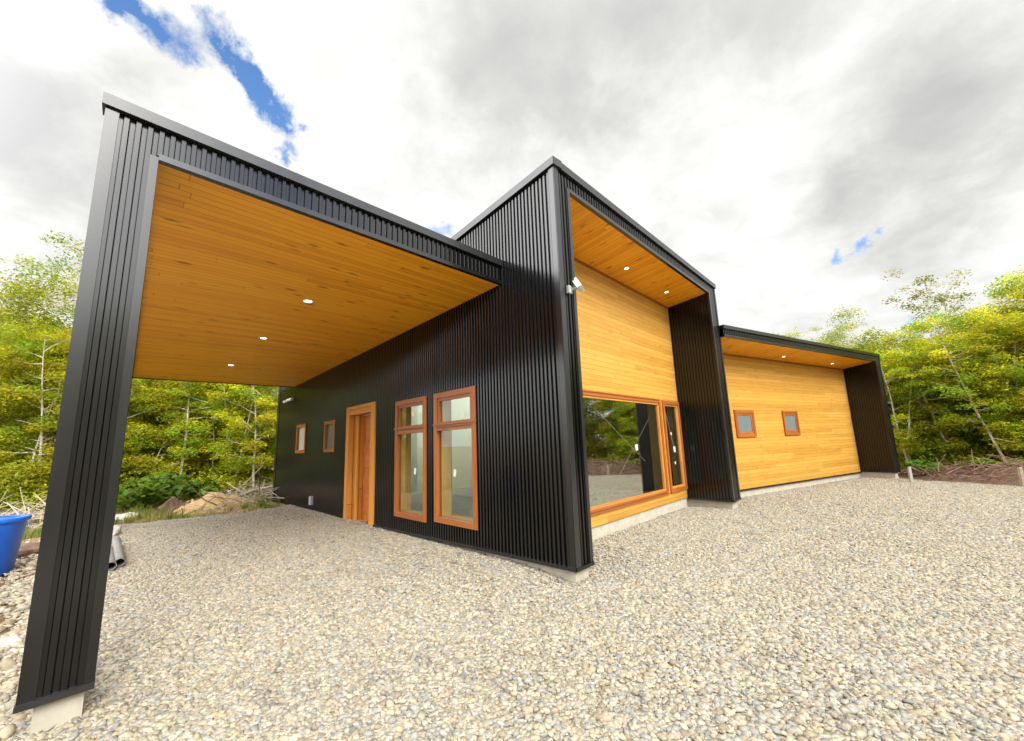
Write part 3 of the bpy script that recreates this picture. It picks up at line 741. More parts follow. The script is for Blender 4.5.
def scatter(name, base_mesh, sources, density, seed, smin=.85, smax=1.2):
    """one stuff object: sources (meshes) strewn over base_mesh"""
    col = bpy.data.collections.new(name + '_sources')
    for k, me in enumerate(sources):
        col.objects.link(bpy.data.objects.new('%s_source' % name, me))
    o = bpy.data.objects.new(name, base_mesh); COL.objects.link(o); o['kind'] = 'stuff'
    ng = bpy.data.node_groups.new(name, 'GeometryNodeTree')
    ng.interface.new_socket('Geometry', in_out='INPUT', socket_type='NodeSocketGeometry')
    ng.interface.new_socket('Geometry', in_out='OUTPUT', socket_type='NodeSocketGeometry')
    gi = ng.nodes.new('NodeGroupInput'); go = ng.nodes.new('NodeGroupOutput')
    dp = ng.nodes.new('GeometryNodeDistributePointsOnFaces'); dp.distribute_method = 'POISSON'; dp.inputs['Distance Min'].default_value = 0.62 / math.sqrt(density); dp.inputs['Density Max'].default_value = density * 4; dp.inputs['Seed'].default_value = seed
    ci = ng.nodes.new('GeometryNodeCollectionInfo'); ci.inputs['Collection'].default_value = col
    ci.inputs['Separate Children'].default_value = True; ci.inputs['Reset Children'].default_value = True
    ip = ng.nodes.new('GeometryNodeInstanceOnPoints'); ip.inputs['Pick Instance'].default_value = True
    rv = ng.nodes.new('FunctionNodeRandomValue'); rv.data_type = 'FLOAT_VECTOR'
    rv.inputs[0].default_value = (0, 0, 0); rv.inputs[1].default_value = (0, 0, 6.283)
    rs = ng.nodes.new('FunctionNodeRandomValue'); rs.data_type = 'FLOAT'
    rs.inputs[2].default_value = smin; rs.inputs[3].default_value = smax
    l = ng.links.new
    l(gi.outputs[0], dp.inputs['Mesh']); l(dp.outputs['Points'], ip.inputs['Points']); l(ci.outputs[0], ip.inputs['Instance'])
    l(rv.outputs[0], ip.inputs['Rotation']); l(rs.outputs[1], ip.inputs['Scale']); l(ip.outputs[0], go.inputs[0])
    md = o.modifiers.new('scatter', 'NODES'); md.node_group = ng
    return o
def patch_mesh(name, xs, ys, keep, zoff):
    o = grid_mesh(name, xs, ys, lambda x, y: gz(x, y) + zoff, 'gravel_bed', keep, None)
    me = o.data; bpy.data.objects.remove(o); return me
def in_view(x, y, rmin=1.2, rmax=40, half=58):
    dx, dy = x - CX, y - CY; r = np.hypot(dx, dy); a = np.degrees(np.arctan2(dx, dy)) - math.degrees(YAW)
    return (r > rmin) & (r < rmax) & (np.abs(a) < half)
heaps = [stone_heap(120, .17, .0085, .031, 100 + k, .008) for k in range(8)]
pm = patch_mesh('gravel', np.arange(-10, 17, .2), np.arange(-9, 12.6, .2), lambda x, y: gravel_mask(x, y) & ~in_house(x, y) & in_view(x, y), 0.0)
g = scatter('gravel', pm, heaps, 22.0, 3)
tag(g, 'pale round river gravel spread over the whole yard', 'gravel')
# coarse stones and rubble left of the carport
PAL2 = np.array([(.60, .52, .39), (.66, .60, .48), (.54, .46, .35), (.70, .65, .54), (.52, .42, .30), (.58, .54, .47), (.46, .37, .27), (.64, .55, .41)])
coarse = [stone_heap(26, .30, .022, .062, 200 + k, .01, PAL2, (.35, .6)) for k in range(6)]
def coarse_zone(x, y):
    return (x < -4.15 + .1 * wob(x, y, 2)) & (x > -9) & (y > -1.0) & (y < 8.6 + .8 * wob(x, y, 1.2)) & in_view(x, y, .8, 30, 62)
pm2 = patch_mesh('rubble', np.arange(-9, -3.9, .15), np.arange(-1.2, 10.5, .15), coarse_zone, .012)
tag(scatter('rubble', pm2, coarse, 9.0, 5, .6, 1.3), 'coarse tan rubble and flat stones beside the carport post', 'rubble')
# strewn stones over the bare earth behind
def earth_zone(x, y): return (~gravel_mask(x, y)) & (x > -9) & (x < 2.5) & (y > 7.5) & (y < 17)
o_ = grid_mesh('tmp', np.arange(-9, 2.5, .25), np.arange(7.5, 17, .25), lambda x, y: soft_mask_earth(x, y), 'earth', earth_zone, None); pm3 = o_.data; bpy.data.objects.remove(o_)
tag(scatter('strewn_stones', pm3, coarse[:3], 0.9, 8, .4, 1.1), 'scattered pale stones on the bare soil behind the carport', 'stones')

# ------------------------------------------------------------------ vegetation
def leaf_cloud(centers, radii, counts, size, r, cols, flat=0.45, droop=0.0):
    # many fine leaves
    """small leaf-shaped quads filled into flattened clumps"""
    P = []; T = []; S = []
    for c, rad, n, col in zip(centers, radii, counts, cols):
        d = r.standard_normal((n, 3)); d /= np.linalg.norm(d, axis=1)[:, None]
        d *= (r.random(n) ** .45)[:, None]
        p = d * rad * np.array([1, 1, flat]); p[:, 2] -= droop * (p[:, 0] ** 2 + p[:, 1] ** 2) / max(rad, .01)
        P.append(p + c); T.append(np.clip(col[None] * r.uniform(.7, 1.25, (n, 1)) * (1 + r.normal(0, .05, (n, 3))), 0.004, 1)); S.append(size * r.uniform(.65, 1.35, n))
    P = np.concatenate(P); T = np.concatenate(T); S = np.concatenate(S); n = len(P)
    nrm = np.stack([r.normal(0, .55, n), r.normal(0, .55, n), np.ones(n)], 1); nrm /= np.linalg.norm(nrm, axis=1)[:, None]
    a = r.standard_normal((n, 3)); a -= (a * nrm).sum(1)[:, None] * nrm; a /= np.linalg.norm(a, axis=1)[:, None]
    b = np.cross(nrm, a)
    a *= S[:, None]; b *= (S * .52)[:, None]
    V = np.stack([P - a, P - .1 * a + b, P + a, P - .1 * a - b], 1).reshape(-1, 3)
    C = np.repeat(T, 4, 0)
    return V, C
def leaf_mesh(name, V, C, mat='leaf'):
    n = len(V) // 4
    me = bpy.data.meshes.new(name)
    me.vertices.add(4 * n); me.vertices.foreach_set('co', V.astype(np.float32).ravel())
    me.loops.add(4 * n); me.loops.foreach_set('vertex_index', np.arange(4 * n, dtype=np.int32))
    me.polygons.add(n); me.polygons.foreach_set('loop_start', np.arange(0, 4 * n, 4, dtype=np.int32))
    at = me.attributes.new('tint', 'FLOAT_COLOR', 'POINT'); at.data.foreach_set('color', np.concatenate([C, np.ones((len(C), 1))], 1).astype(np.float32).ravel())
    me.materials.append(M[mat]); me.update(calc_edges=True); me.validate(); return me
def limb(mb, p0, d, length, r0, rr, segs=5, bend=.18, up=.0, r_end=.25):
    p = np.array(p0, float); d = np.array(d, float); d /= np.linalg.norm(d); pts = [p.copy()]
    for k in range(segs):
        d = d + rr.normal(0, bend, 3) + np.array([0, 0, up]); d /= np.linalg.norm(d); p = p + d * length / segs; pts.append(p.copy())
    for k in range(segs):
        ra = r0 * (1 - (1 - r_end) * k / segs); rb = r0 * (1 - (1 - r_end) * (k + 1) / segs)
        mb.tube(pts[k], pts[k + 1], ra, rb, 6, caps=(k == segs - 1))
    return pts
LEAF_COLS = np.array([(.41, .42, .024), (.48, .47, .026), (.34, .39, .028), (.52, .46, .028), (.26, .345, .028), (.46, .40, .024)])
def make_tree(seed, h, w, base=.18, nl=16, leaf=.085, per=230, sparse=1.0, dark=1.0, lean=0.0, bark='pale_bark', crown_r=(.45, .85), stems=1):
    """returns (trunk mesh, crown mesh) of a slender layered tree"""
    rr = np.random.default_rng(seed); mb = MB(); C = []; Rd = []; Ct = []; Cl = []
    for sidx in range(stems):
        hh = h * (1 if sidx == 0 else rr.uniform(.65, .9)); r0 = 0.0075 * hh + .012
        d0 = np.array([rr.normal(lean, .06), rr.normal(0, .06), 1.0]) if sidx == 0 else np.array([rr.normal(0, .22), rr.normal(0, .22), 1.0])
        pts = limb(mb, (rr.normal(0, .08 * sidx), rr.normal(0, .08 * sidx), -.3), d0, hh + .3, r0, rr, 9, .055, .03, .12)
        pts = np.array(pts)
        for k in range(nl // stems):
            t = base + (1 - base) * (k + rr.random()) / (nl // stems); i = min(int(t * 9), 8); f = t * 9 - i
            p = pts[i] * (1 - f) + pts[i + 1] * f
            a = rr.random() * 6.283; reach = w * (0.35 + .65 * math.sin(math.pi * min(1, .18 + .78 * (1 - t) + .1))) * rr.uniform(.55, 1.1)
            dv = np.array([math.cos(a), math.sin(a), rr.uniform(.05, .6)])
            q = limb(mb, p, dv, reach, max(.016, r0 * (1 - .75 * t) * .5), rr, 4, .16, .03)
            for j in (2, 3, 4):
                if rr.random() > sparse * (.75 if j < 4 else 1): continue
                rad = rr.uniform(*crown_r) * (.75 + .25 * w)
                C.append(q[j] + rr.normal(0, .14, 3)); Rd.append(rad); Ct.append(int(per * rad / .7 * rr.uniform(.6, 1.2)))
                col = LEAF_COLS[rr.integers(len(LEAF_COLS))] * dark * rr.uniform(.75, 1.25); Cl.append(col)
        C.append(pts[-1]); Rd.append(.45); Ct.append(int(per * .6)); Cl.append(LEAF_COLS[1] * dark)
    V, Cc = leaf_cloud(C, Rd, Ct, leaf, rr, Cl, .42, .25)
    tm = mb.build('trunk', bark); me = tm.data; bpy.data.objects.remove(tm); me.shade_smooth()
    return me, leaf_mesh('crown', V, Cc)
KINDS = {}
def kinds(name, *variants): KINDS[name] = variants
kinds('dense', make_tree(11, 7.0, 2.0, .10, 40, .055, 330, 1, 1.0, crown_r=(.35, .75)), make_tree(12, 6.4, 1.9, .08, 40, .055, 330, 1, .95, stems=2, crown_r=(.35, .75)), make_tree(13, 7.4, 2.1, .12, 42, .055, 320, 1, 1.1, crown_r=(.35, .75)))
kinds('dark', make_tree(21, 6.8, 2.1, .05, 34, .06, 320, 1, .85, bark='bark'), make_tree(22, 6.0, 2.0, .05, 32, .06, 320, 1, .78, bark='bark'))
kinds('airy', make_tree(31, 9.2, 3.4, .42, 36, .052, 210, .85, .70, crown_r=(.35, .70)), make_tree(32, 8.2, 1.7, .5, 24, .05, 110, .75, .55, crown_r=(.25, .45)))
kinds('slim', make_tree(41, 6.6, 1.15, .26, 30, .052, 250, .9, 1.15, crown_r=(.3, .6)), make_tree(42, 6.0, 1.2, .24, 32, .052, 250, .9, 1.1, stems=2, crown_r=(.3, .6)), make_tree(43, 5.6, 1.3, .20, 30, .052, 250, .9, 1.2, lean=.04, crown_r=(.3, .6)), make_tree(44, 6.2, 1.2, .22, 32, .052, 230, .9, 1.1, stems=3, crown_r=(.3, .55)))
kinds('young', make_tree(51, 3.6, 1.3, .08, 26, .055, 260, 1, 1.1, crown_r=(.3, .6)), make_tree(52, 3.0, 1.3, .06, 24, .055, 260, 1, 1.0, stems=2, crown_r=(.3, .6)))
rt = random.Random(5)
def place_tree(kind, x, y, s, label, group=None, v=None, rz=None):
    tm, cm = KINDS[kind][rt.randrange(len(KINDS[kind])) if v is None else v]
    z = float(soft_mask_earth(np.array([x]), np.array([y]))[0])
    t = empty('tree', (x, y, z)); t.rotation_euler = (0, 0, rt.random() * 6.283 if rz is None else rz); t.scale = (s, s, s * rt.uniform(.94, 1.06))
    a = bpy.data.objects.new('trunk', tm); b = bpy.data.objects.new('crown', cm)
    for o in (a, b): COL.objects.link(o); o.parent = t
    tag(t, label, 'tree', group); return t
def az_pt(px, depth):
    """ground point at horizontal distance `depth` from the camera on the bearing of picture column px (horizon row)"""
    ang = YAW + math.atan((px - 512) / (FPX / math.cos(PITCH) * 1.0))
    return CX + depth * math.sin(ang), CY + depth * math.cos(ang)
# left wood, behind the carport
GL = 'trees of the dense wood behind the carport'
# named front-row trees
def T(kind, px, d, s, label, v=None, group=None):
    x, y = az_pt(px, d); return place_tree(kind, x, y, s, label, group, v)
T('airy', 10, 25.5, 1.0, 'tall airy tree with open grey crown against the sky, left of the carport post', 0)
T('slim', 48, 21.5, .95, 'slim pale tree with branching bare lower trunk between the blue tub and carport post', 1)
T('slim', 178, 21.0, .92, 'slim tree with straight pale trunk and yellow crown under the carport ceiling', 0)
T('slim', 254, 20.5, 1.0, 'tall thin tree with bowed pale trunk nearest the far corner of the black wall', 2)
for px_, d_, v_, s_ in ((98, 21.8, 3, .9), (205, 22.6, 2, .9), (232, 21.9, 3, .95), (278, 22.3, 0, .95), (25, 23.0, 2, .95)):
    T('slim', px_, d_, s_, 'thin pale-stemmed young tree in the front row of the wood behind the carport', v_, 'thin stems along the front of the left wood')
T('young', 20, 21.5, 1.1, 'bushy young tree directly behind the blue tub', 0)
T('young', 150, 22.0, 1.05, 'bushy young tree just right of the carport post', 1)
T('young', 215, 22.4, 1.15, 'round young yellow green tree behind the tan soil heap', 0)
k = 0
for d0, pxs, kindseq, s in ((23.5, (-25, 30, 70, 112, 150, 190, 232, 268, 300), ('dense', 'dense', 'dark', 'dense'), .94),
                            (27.0, (-40, 8, 55, 95, 135, 172, 210, 250, 285), ('dense', 'dark', 'dense'), 1.0),
                            (31.5, (-50, -5, 35, 80, 122, 162, 200, 240, 275, 310), ('dense', 'dark'), 1.08)):
    for px in pxs:
        T(kindseq[k % len(kindseq)], px + rt.uniform(-9, 9), d0 + rt.uniform(-1.1, 1.1), s * rt.uniform(.88, 1.08),
          'leafy green tree in the dense wood behind the carport', None, GL); k += 1
# right wood, beyond the wing
GR = 'trees of the dense wood right of the wing'
T('airy', 938, 26.0, 1.0, 'tall thin tree with sparse open crown standing above the right wood', 1)
T('airy', 993, 27.5, .92, 'second sparse-topped tree, right of the tallest thin one in the right wood', 1)
T('airy', 832, 30, .80, 'pale sparse tree rising behind the far end of the wing roof', 0)
T('slim', 1000, 21.8, .84, 'slender tree with straight pale trunk at the edge of the brush bank on the right', 0)
T('slim', 930, 23.4, .86, 'twin-stemmed slender tree between the wing fin and the pale trunk on the right', 1)
T('slim', 962, 24.2, .90, 'leaning slender tree with bright crown in the middle of the right wood', 2)
for px_, d_, v_, s_ in ((898, 22.4, 3, .80), (948, 22.4, 0, .82), (1018, 22.8, 2, .9)):
    T('slim', px_, d_, s_, 'thin pale-stemmed young tree in the front row of the wood right of the wing', v_, 'thin stems along the front of the right wood')
T('young', 912, 22.8, .95, 'low young tree close beside the wing end wall', 0)
T('young', 1030, 23.0, 1.0, 'low young tree at the right edge of the picture', 1)
for d0, pxs, kindseq, s in ((24.5, (885, 922, 955, 985, 1020, 1060), ('dense', 'dark', 'dense'), .80),
                            (27.5, (850, 880, 905, 940, 970, 1003, 1040, 1085), ('dense', 'dense', 'dark'), .84),
                            (31.5, (800, 835, 868, 895, 925, 960, 992, 1025, 1065), ('dense', 'dark'), .90)):
    for px in pxs:
        T(kindseq[k % len(kindseq)], px + rt.uniform(-7, 7), d0 + rt.uniform(-.9, .9), s * rt.uniform(.88, 1.08),
          'leafy green tree in the dense wood right of the wing', None, GR); k += 1
# wood across the yard (mirrored in the panes and the metal)
GB = 'trees across the yard mirrored in the big window'
for i in range(30):
    x = -20 + i * 1.55 + rt.uniform(-.5, .5); y = -15.0 - (i % 2) * 3.2 + rt.uniform(-.8, .8)
    place_tree(('dense', 'dark', 'dense', 'slim')[i % 4], x, y, rt.uniform(.85, 1.1), 'tree mirrored in the big front window', GB)
for i in range(22):
    f = i / 21; x = 20.5 - 7.0 * f + (i % 2) * 3.0 + rt.uniform(-.6, .6); y = -6.8 - 9.5 * f - (i % 2) * 1.2 + rt.uniform(-.6, .6)
    place_tree(('dense', 'dense', 'dark', 'slim')[i % 4], x, y, rt.uniform(.85, 1.0), 'tree mirrored in the big front window', GB)
for i in range(9):
    place_tree(('dense', 'dark')[i % 2], -19 - (i % 2) * 2.5 + rt.uniform(-.6, .6), -12 + i * 3.4, rt.uniform(.9, 1.1), 'tree mirrored in the tall side windows', 'trees left of the yard mirrored in the side windows')

# undergrowth along the wood edges
def bush_mass(name, pts, label, size=.06, colmul=1.0, flat=.7, n=400):
    rr = np.random.default_rng(len(pts)); C = []; Rd = []; Ct = []; Cl = []
    for x, y, rad in pts:
        z = float(soft_mask_earth(np.array([x]), np.array([y]))[0])
        C.append(np.array([x, y, z + rad * .42])); Rd.append(rad); Ct.append(int(n * rad / .6)); Cl.append(LEAF_COLS[rr.integers(len(LEAF_COLS))] * colmul * rr.uniform(.55, 1.2))
    V, Cc = leaf_cloud(C, Rd, Ct, size, rr, Cl, flat, .1)
    o = bpy.data.objects.new(name, leaf_mesh(name, V, Cc)); COL.objects.link(o); tag(o, label, 'undergrowth', None, 'stuff'); return o
pts = []
for i in range(110):
    px = rt.uniform(-30, 300); x, y = az_pt(px, rt.uniform(20.3, 25)); pts.append((x, y, rt.uniform(.4, 1.15)))
for i in range(110):
    px = rt.uniform(880, 1075); x, y = az_pt(px, rt.uniform(22.5, 27)); pts.append((x, y, rt.uniform(.4, 1.25)))
for i in range(40): pts.append((rt.uniform(-20, 16), rt.uniform(-15.5, -12.6), rt.uniform(.3, .8)))
for i in range(70):
    f = rt.random(); pts.append((18.5 - 8 * f + rt.uniform(-1, 1.5), -6 - 8 * f + rt.uniform(-1, 1), rt.uniform(.3, .8)))
bush_mass('undergrowth', pts, 'low tangled green undergrowth along the foot of the woods', colmul=.95)
# big-leaved shrubs behind the soil heap
def shrub(px, d, rad, label, colmul=1.2):
    x, y = az_pt(px, d); z = float(soft_mask_earth(np.array([x]), np.array([y]))[0])
    rr = np.random.default_rng(int(px * 7)); s = empty('shrub', (x, y, z)); mb = MB()
    C = []; Rd = []; Ct = []; Cl = []
    for k in range(9):
        a = rr.random() * 6.283; q = limb(mb, (0, 0, -.05), (math.cos(a) * .7, math.sin(a) * .7, 1), rad * rr.uniform(.8, 1.3), .018, rr, 4, .15)
        C.append(np.array(q[-1])); Rd.append(rad * rr.uniform(.4, .6)); Ct.append(90); Cl.append(np.array((.13, .20, .022)) * colmul * rr.uniform(.8, 1.5))
    V, Cc = leaf_cloud(C, Rd, Ct, .13, rr, Cl, .6, .3)
    t = mb.build('stem', 'bark', s); t.data.shade_smooth()
    o = bpy.data.objects.new('foliage', leaf_mesh('foliage', V, Cc)); COL.objects.link(o); o.parent = s
    tag(s, label, 'shrub')
shrub(140, 18.9, .75, 'dark broad-leaved shrub just right of the carport post')
shrub(166, 19.2, .85, 'dark broad-leaved shrub left of the tan soil heap')
shrub(200, 20.0, .6, 'dark shrub right behind the tan soil heap', 1.2)
shrub(975, 19.8, .55, 'bright low shrub on the brush bank left of the pale trunk', 1.4)
shrub(1008, 20.2, .5, 'small bright shrub at the foot of the pale trunk on the right', 1.4)
shrub(917, 20.4, .45, 'small grassy shrub beside the end of the wing', 1.3)
# grass tufts
def grass(name, pts, label):
    rr = np.random.default_rng(77); V = []; C = []
    for x, y, hgt, col in pts:
        z = float(soft_mask_earth(np.array([x]), np.array([y]))[0])
        for k in range(26):
            a = rr.random() * 6.283; o = rr.normal(0, .07, 2); l = hgt * rr.uniform(.5, 1.1); w = .008
            b = np.array([x + o[0], y + o[1], z - .01]); t = b + np.array([math.cos(a) * l * .5, math.sin(a) * l * .5, l]); m = (b + t) / 2 + np.array([0, 0, l * .12]); s = np.array([-math.sin(a), math.cos(a), 0]) * w
            V += [b - s, b + s, m + s * .8, m - s * .8, m - s * .8, m + s * .8, t + s * .1, t - s * .1]; C += [col * rr.uniform(.7, 1.3)] * 8
    o = bpy.data.objects.new(name, leaf_mesh(name, np.array(V), np.clip(np.array(C), 0, 1))); COL.objects.link(o); tag(o, label, 'grass', None, 'stuff')
gp = []
GC = [np.array((.22, .22, .03)), np.array((.13, .19, .025)), np.array((.34, .28, .09))]
for i in range(420):
    px = rt.uniform(-20, 285); x, y = az_pt(px, rt.uniform(14.5, 21.5))
    if not bool(gravel_mask(np.array([x]), np.array([y]))[0]): gp.append((x, y, rt.uniform(.08, .3), GC[rt.randrange(3)]))
for i in range(110):
    px = rt.uniform(885, 1075); x, y = az_pt(px, rt.uniform(20.2, 24)); gp.append((x, y, rt.uniform(.12, .4), GC[rt.randrange(3)]))
grass('grass', gp, 'loose yellow green grass tufts on the bare soil by the woods')

# ------------------------------------------------------------------ loose objects
def blob_mound(name, x, y, rx, ry, h, mat, seed, label, cat, kind=None, n=40, rot=0.0, rough=.16):
    xs = np.linspace(-1, 1, n); X_, Y_ = np.meshgrid(xs, xs, indexing='ij'); r = np.hypot(X_, Y_)
    rr = np.random.default_rng(seed); ph = rr.random(6) * 6.28
    nz = wob(X_ * 3 + ph[0], Y_ * 3 + ph[1], 1.3) * .5 + wob(X_ * 7 + ph[2], Y_ * 7 + ph[3], 1.2) * .3 + rr.normal(0, .12, X_.shape)
    Z_ = h * np.clip(1 - r ** 1.7, -.25, 1) * (1 + rough * 2.0 * nz) + h * rough * .5 * nz * (r < 1)
    c, s = math.cos(rot), math.sin(rot)
    wx = x + (X_ * rx) * c - (Y_ * ry) * s; wy = y + (X_ * rx) * s + (Y_ * ry) * c
    V = np.stack([wx, wy, soft_mask_earth(wx, wy) + Z_ - .03], -1).reshape(-1, 3)
    I, J = np.meshgrid(np.arange(n - 1), np.arange(n - 1), indexing='ij')
    F = np.stack([I * n + J, (I + 1) * n + J, (I + 1) * n + J + 1, I * n + J + 1], -1).reshape(-1, 4)
    cr = r.reshape(-1)[F].mean(1); F = F[cr < 1.08]; used = np.unique(F); mp = -np.ones(len(V), int); mp[used] = np.arange(len(used))
    me = bpy.data.meshes.new(name); me.from_pydata(V[used].tolist(), [], mp[F].tolist()); me.materials.append(M[mat]); me.shade_smooth()
    o = bpy.data.objects.new(name, me); COL.objects.link(o); tag(o, label, cat, None, kind); return o
x, y = az_pt(216, 16.8); blob_mound('soil_mound', x, y, 1.35, .75, .42, 'soil_tan', 3, 'heap of tan soil behind the carport', 'soil mound', rot=-.2, rough=.34)
x, y = az_pt(178, 16.9); blob_mound('soil_mound', x, y, .7, .5, .34, 'soil_dark', 4, 'smaller dark brown soil heap left of the tan one', 'soil mound', rot=.3, rough=.34)
# brush bank on the right
def bank_z(): pass
bx_, by_, BA = 14.35, -5.65, R(60)
blob_mound('brush_bank', bx_, by_, 5.0, 1.6, .46, 'soil_dark', 6, 'low bank of dark soil and brush along the right gravel edge', 'bank', None, 50, BA)
def sticks(name, pts, label, mat='twig', lmin=.3, lmax=1.2, rmax=.02, lift=.3):
    rr = np.random.default_rng(len(pts) + 9); mb = MB()
    for x, y, z in pts:
        a = rr.random() * 6.283; el = rr.normal(.08, .25); l = rr.uniform(lmin, lmax); d = np.array([math.cos(a) * math.cos(el), math.sin(a) * math.cos(el), math.sin(el)]) * l / 2
        c = np.array([x, y, z + abs(d[2]) * .7 + .02 + rr.random() * lift]); k = c + rr.normal(0, .06, 3)
        r0 = rr.uniform(.25, 1) * rmax; mb.tube(c - d, k, r0, r0 * .8, 5, False); mb.tube(k, c + d, r0 * .8, r0 * .45, 5, False)
    o = mb.build(name, mat); tag(o, label, 'brush', None, 'stuff'); return o
sp = []
for i in range(1500):
    a = rt.uniform(-1, 1); b = rt.uniform(-1, 1)
    if a * a + b * b > 1: continue
    c, s = math.cos(BA), math.sin(BA); X_ = bx_ + a * 5.0 * c - b * 1.6 * s; Y_ = by_ + a * 5.0 * s + b * 1.6 * c
    zz = float(soft_mask_earth(np.array([X_]), np.array([Y_]))[0]) + .46 * max(0, 1 - (a * a + b * b) ** .85); sp.append((X_, Y_, zz))
sticks('brush', sp, 'tangle of brown cut branches along the right bank', lmin=.2, lmax=.95, rmax=.017, lift=.18)
sp = []
for i in range(300):
    px = rt.choice([rt.uniform(-20, 75), rt.uniform(205, 285)]); X_, Y_ = az_pt(px, rt.uniform(15.5, 21)); sp.append((X_, Y_, float(soft_mask_earth(np.array([X_]), np.array([Y_]))[0])))
sticks('branch_litter', sp, 'dead branches littering the cleared soil before the left wood', 'dead_wood', .4, 1.8, .025, .25)
sp = []
for i in range(260):
    X_ = rt.uniform(-18, 24); Y_ = rt.uniform(-12.8, -11.4); sp.append((X_, Y_, float(soft_mask_earth(np.array([X_]), np.array([Y_]))[0])))
sticks('brush_litter', sp, 'brown brush lying across the yard, mirrored in the big window', 'twig', .5, 1.6, .03, .4)
# logs
def log(pxa, da, pxb, db, r, label, lift=0.0, mat='dead_wood'):
    xa, ya = az_pt(pxa, da); xb, yb = az_pt(pxb, db); rr = np.random.default_rng(int(pxa * 3 + da * 11)); mb = MB()
    za = float(soft_mask_earth(np.array([xa]), np.array([ya]))[0]) + r; zb = float(soft_mask_earth(np.array([xb]), np.array([yb]))[0]) + r + lift
    A = np.array((xa, ya, za)); B = np.array((xb, yb, zb)); segs = 6; prev = A
    for k in range(1, segs + 1):
        q = A + (B - A) * k / segs + (rr.normal(0, r * .5, 3) if k < segs else 0); mb.tube(prev, q, r * (1 - .09 * (k - 1)), r * (1 - .09 * k), 9); prev = q
    k = A + (B - A) * .6; mb.tube(k, k + np.array([rr.normal(0, .2), rr.normal(0, .2), .35]), r * .4, r * .2, 6)
    o = mb.build('log', mat); o.data.shade_smooth(); tag(o, label, 'log', 'logs on the cleared ground')
log(232, 18.5, 282, 17.8, .075, 'pale log propped up towards the far corner of the black wall', .42)
log(228, 17.2, 262, 18.6, .09, 'thick log lying flat right of the tan soil heap')
log(244, 18.0, 254, 16.5, .085, 'short pale log sticking out of the pile behind the tan soil heap', .0)
log(214, 18.9, 270, 19.4, .06, 'thin long log lying at the foot of the left wood')
log(36, 15.5, 62, 17.5, .07, 'bleached log beside the blue tub')
# rocks
def rock(px, d, s, label, seed, flat=.5, mat='rock'):
    x, y = az_pt(px, d); z = float(soft_mask_earth(np.array([x]), np.array([y]))[0]); import bmesh
    bm = bmesh.new(); bmesh.ops.create_icosphere(bm, subdivisions=3, radius=1.0); rr = np.random.default_rng(seed); ph = rr.random(6) * 6
    for v in bm.verts:
        c = v.co; k = 1 + .16 * math.sin(3 * c.x + ph[0] + 2 * c.y) + .12 * math.sin(4 * c.y + ph[1] + 3 * c.z) + .06 * math.sin(9 * c.x + ph[2]) + rr.normal(0, .02)
        v.co = Vector((c.x * s * 1.25, c.y * s, c.z * s * flat)) * k
    me = bpy.data.meshes.new('rock'); bm.to_mesh(me); bm.free(); me.materials.append(M[mat])
    o = bpy.data.objects.new('rock', me); COL.objects.link(o); o.location = (x, y, z + s * flat * .45); o.rotation_euler = (0, 0, rr.random() * 6); tag(o, label, 'rock')
rock(130, 16.6, .36, 'wide flat pale rock slab right of the carport post', 1, .28)
rock(117, 13.0, .20, 'small pale boulder touching the carport post edge', 2, .8)
rock(6, 17.5, .5, 'pale stone on the ground above the blue tub', 3, .4)
rock(38, 11.8, .26, 'brown stone in the dirt right of the blue tub', 4, .6, 'soil_dark')
rock(3, 6.1, .2, 'long yellowish stone at the left edge beside the post foot', 5, .4)
# blue tub
def lathe(prof, n=40):
    mb = MB()
    for (r0, z0), (r1, z1) in zip(prof[:-1], prof[1:]):
        for k in range(n):
            a, b = 2 * math.pi * k / n, 2 * math.pi * (k + 1) / n
            mb.quad((r0 * math.cos(a), r0 * math.sin(a), z0), (r0 * math.cos(b), r0 * math.sin(b), z0), (r1 * math.cos(b), r1 * math.sin(b), z1), (r1 * math.cos(a), r1 * math.sin(a), z1))
    return mb
tub = empty('tub', (-5.30, 6.95, -0.26)); tag(tub, 'open blue plastic tub at the left edge on stony ground', 'tub')
o = lathe([(0.0, .0), (.30, .0), (.325, .02), (.405, .78), (.42, .80), (.395, .80), (.385, .77), (.31, .04), (0, .03)]).build('body', 'blue_plastic', tub, True, True)
o = lathe([(.405, .755), (.432, .762), (.436, .80), (.43, .822), (.405, .822), (.392, .806)]).build('rim', 'blue_plastic', tub, True, True)
mb = MB()
for s in (-1, 1):
    for k in range(8):
        a, b = math.pi * k / 8, math.pi * (k + 1) / 8
        mb.tube((s * .42 + s * .03 * math.sin(a), .09 * math.cos(a), .70 - .09 * math.sin(a)), (s * .42 + s * .03 * math.sin(b), .09 * math.cos(b), .70 - .09 * math.sin(b)), .008, .008, 8)
mb.build('handle', 'steel', tub)
# pipes
def pipe(x, y, ln, az, tilt, label, r=.06):
    p = empty('pipe', (x, y, float(gz(x, y)) + r + .02)); d = Vector((math.sin(az), math.cos(az), tilt)); mb = MB(); n = 24
    a = d.orthogonal().normalized(); b = d.normalized().cross(a)
    def ring(rr, t): return [d * t + rr * (math.cos(6.28318 * k / n) * a + math.sin(6.28318 * k / n) * b) for k in range(n)]
    for (r0, t0), (r1, t1) in (((r, 0), (r, ln)), ((r, ln), (r * .9, ln)), ((r * .9, ln), (r * .9, 0)), ((r * .9, 0), (r, 0))):
        A, B = ring(r0, t0), ring(r1, t1)
        for k in range(n): mb.quad(A[k], A[(k + 1) % n], B[(k + 1) % n], B[k])
    mb.build('barrel', 'pvc', p, True)
    mb = MB()
    A, B = ring(r * 1.06, .10), ring(r * 1.06, .26)
    for k in range(n): mb.quad(A[k], A[(k + 1) % n], B[(k + 1) % n], B[k])
    mb.build('collar', 'pvc', p, True)
    tag(p, label, 'pipe')
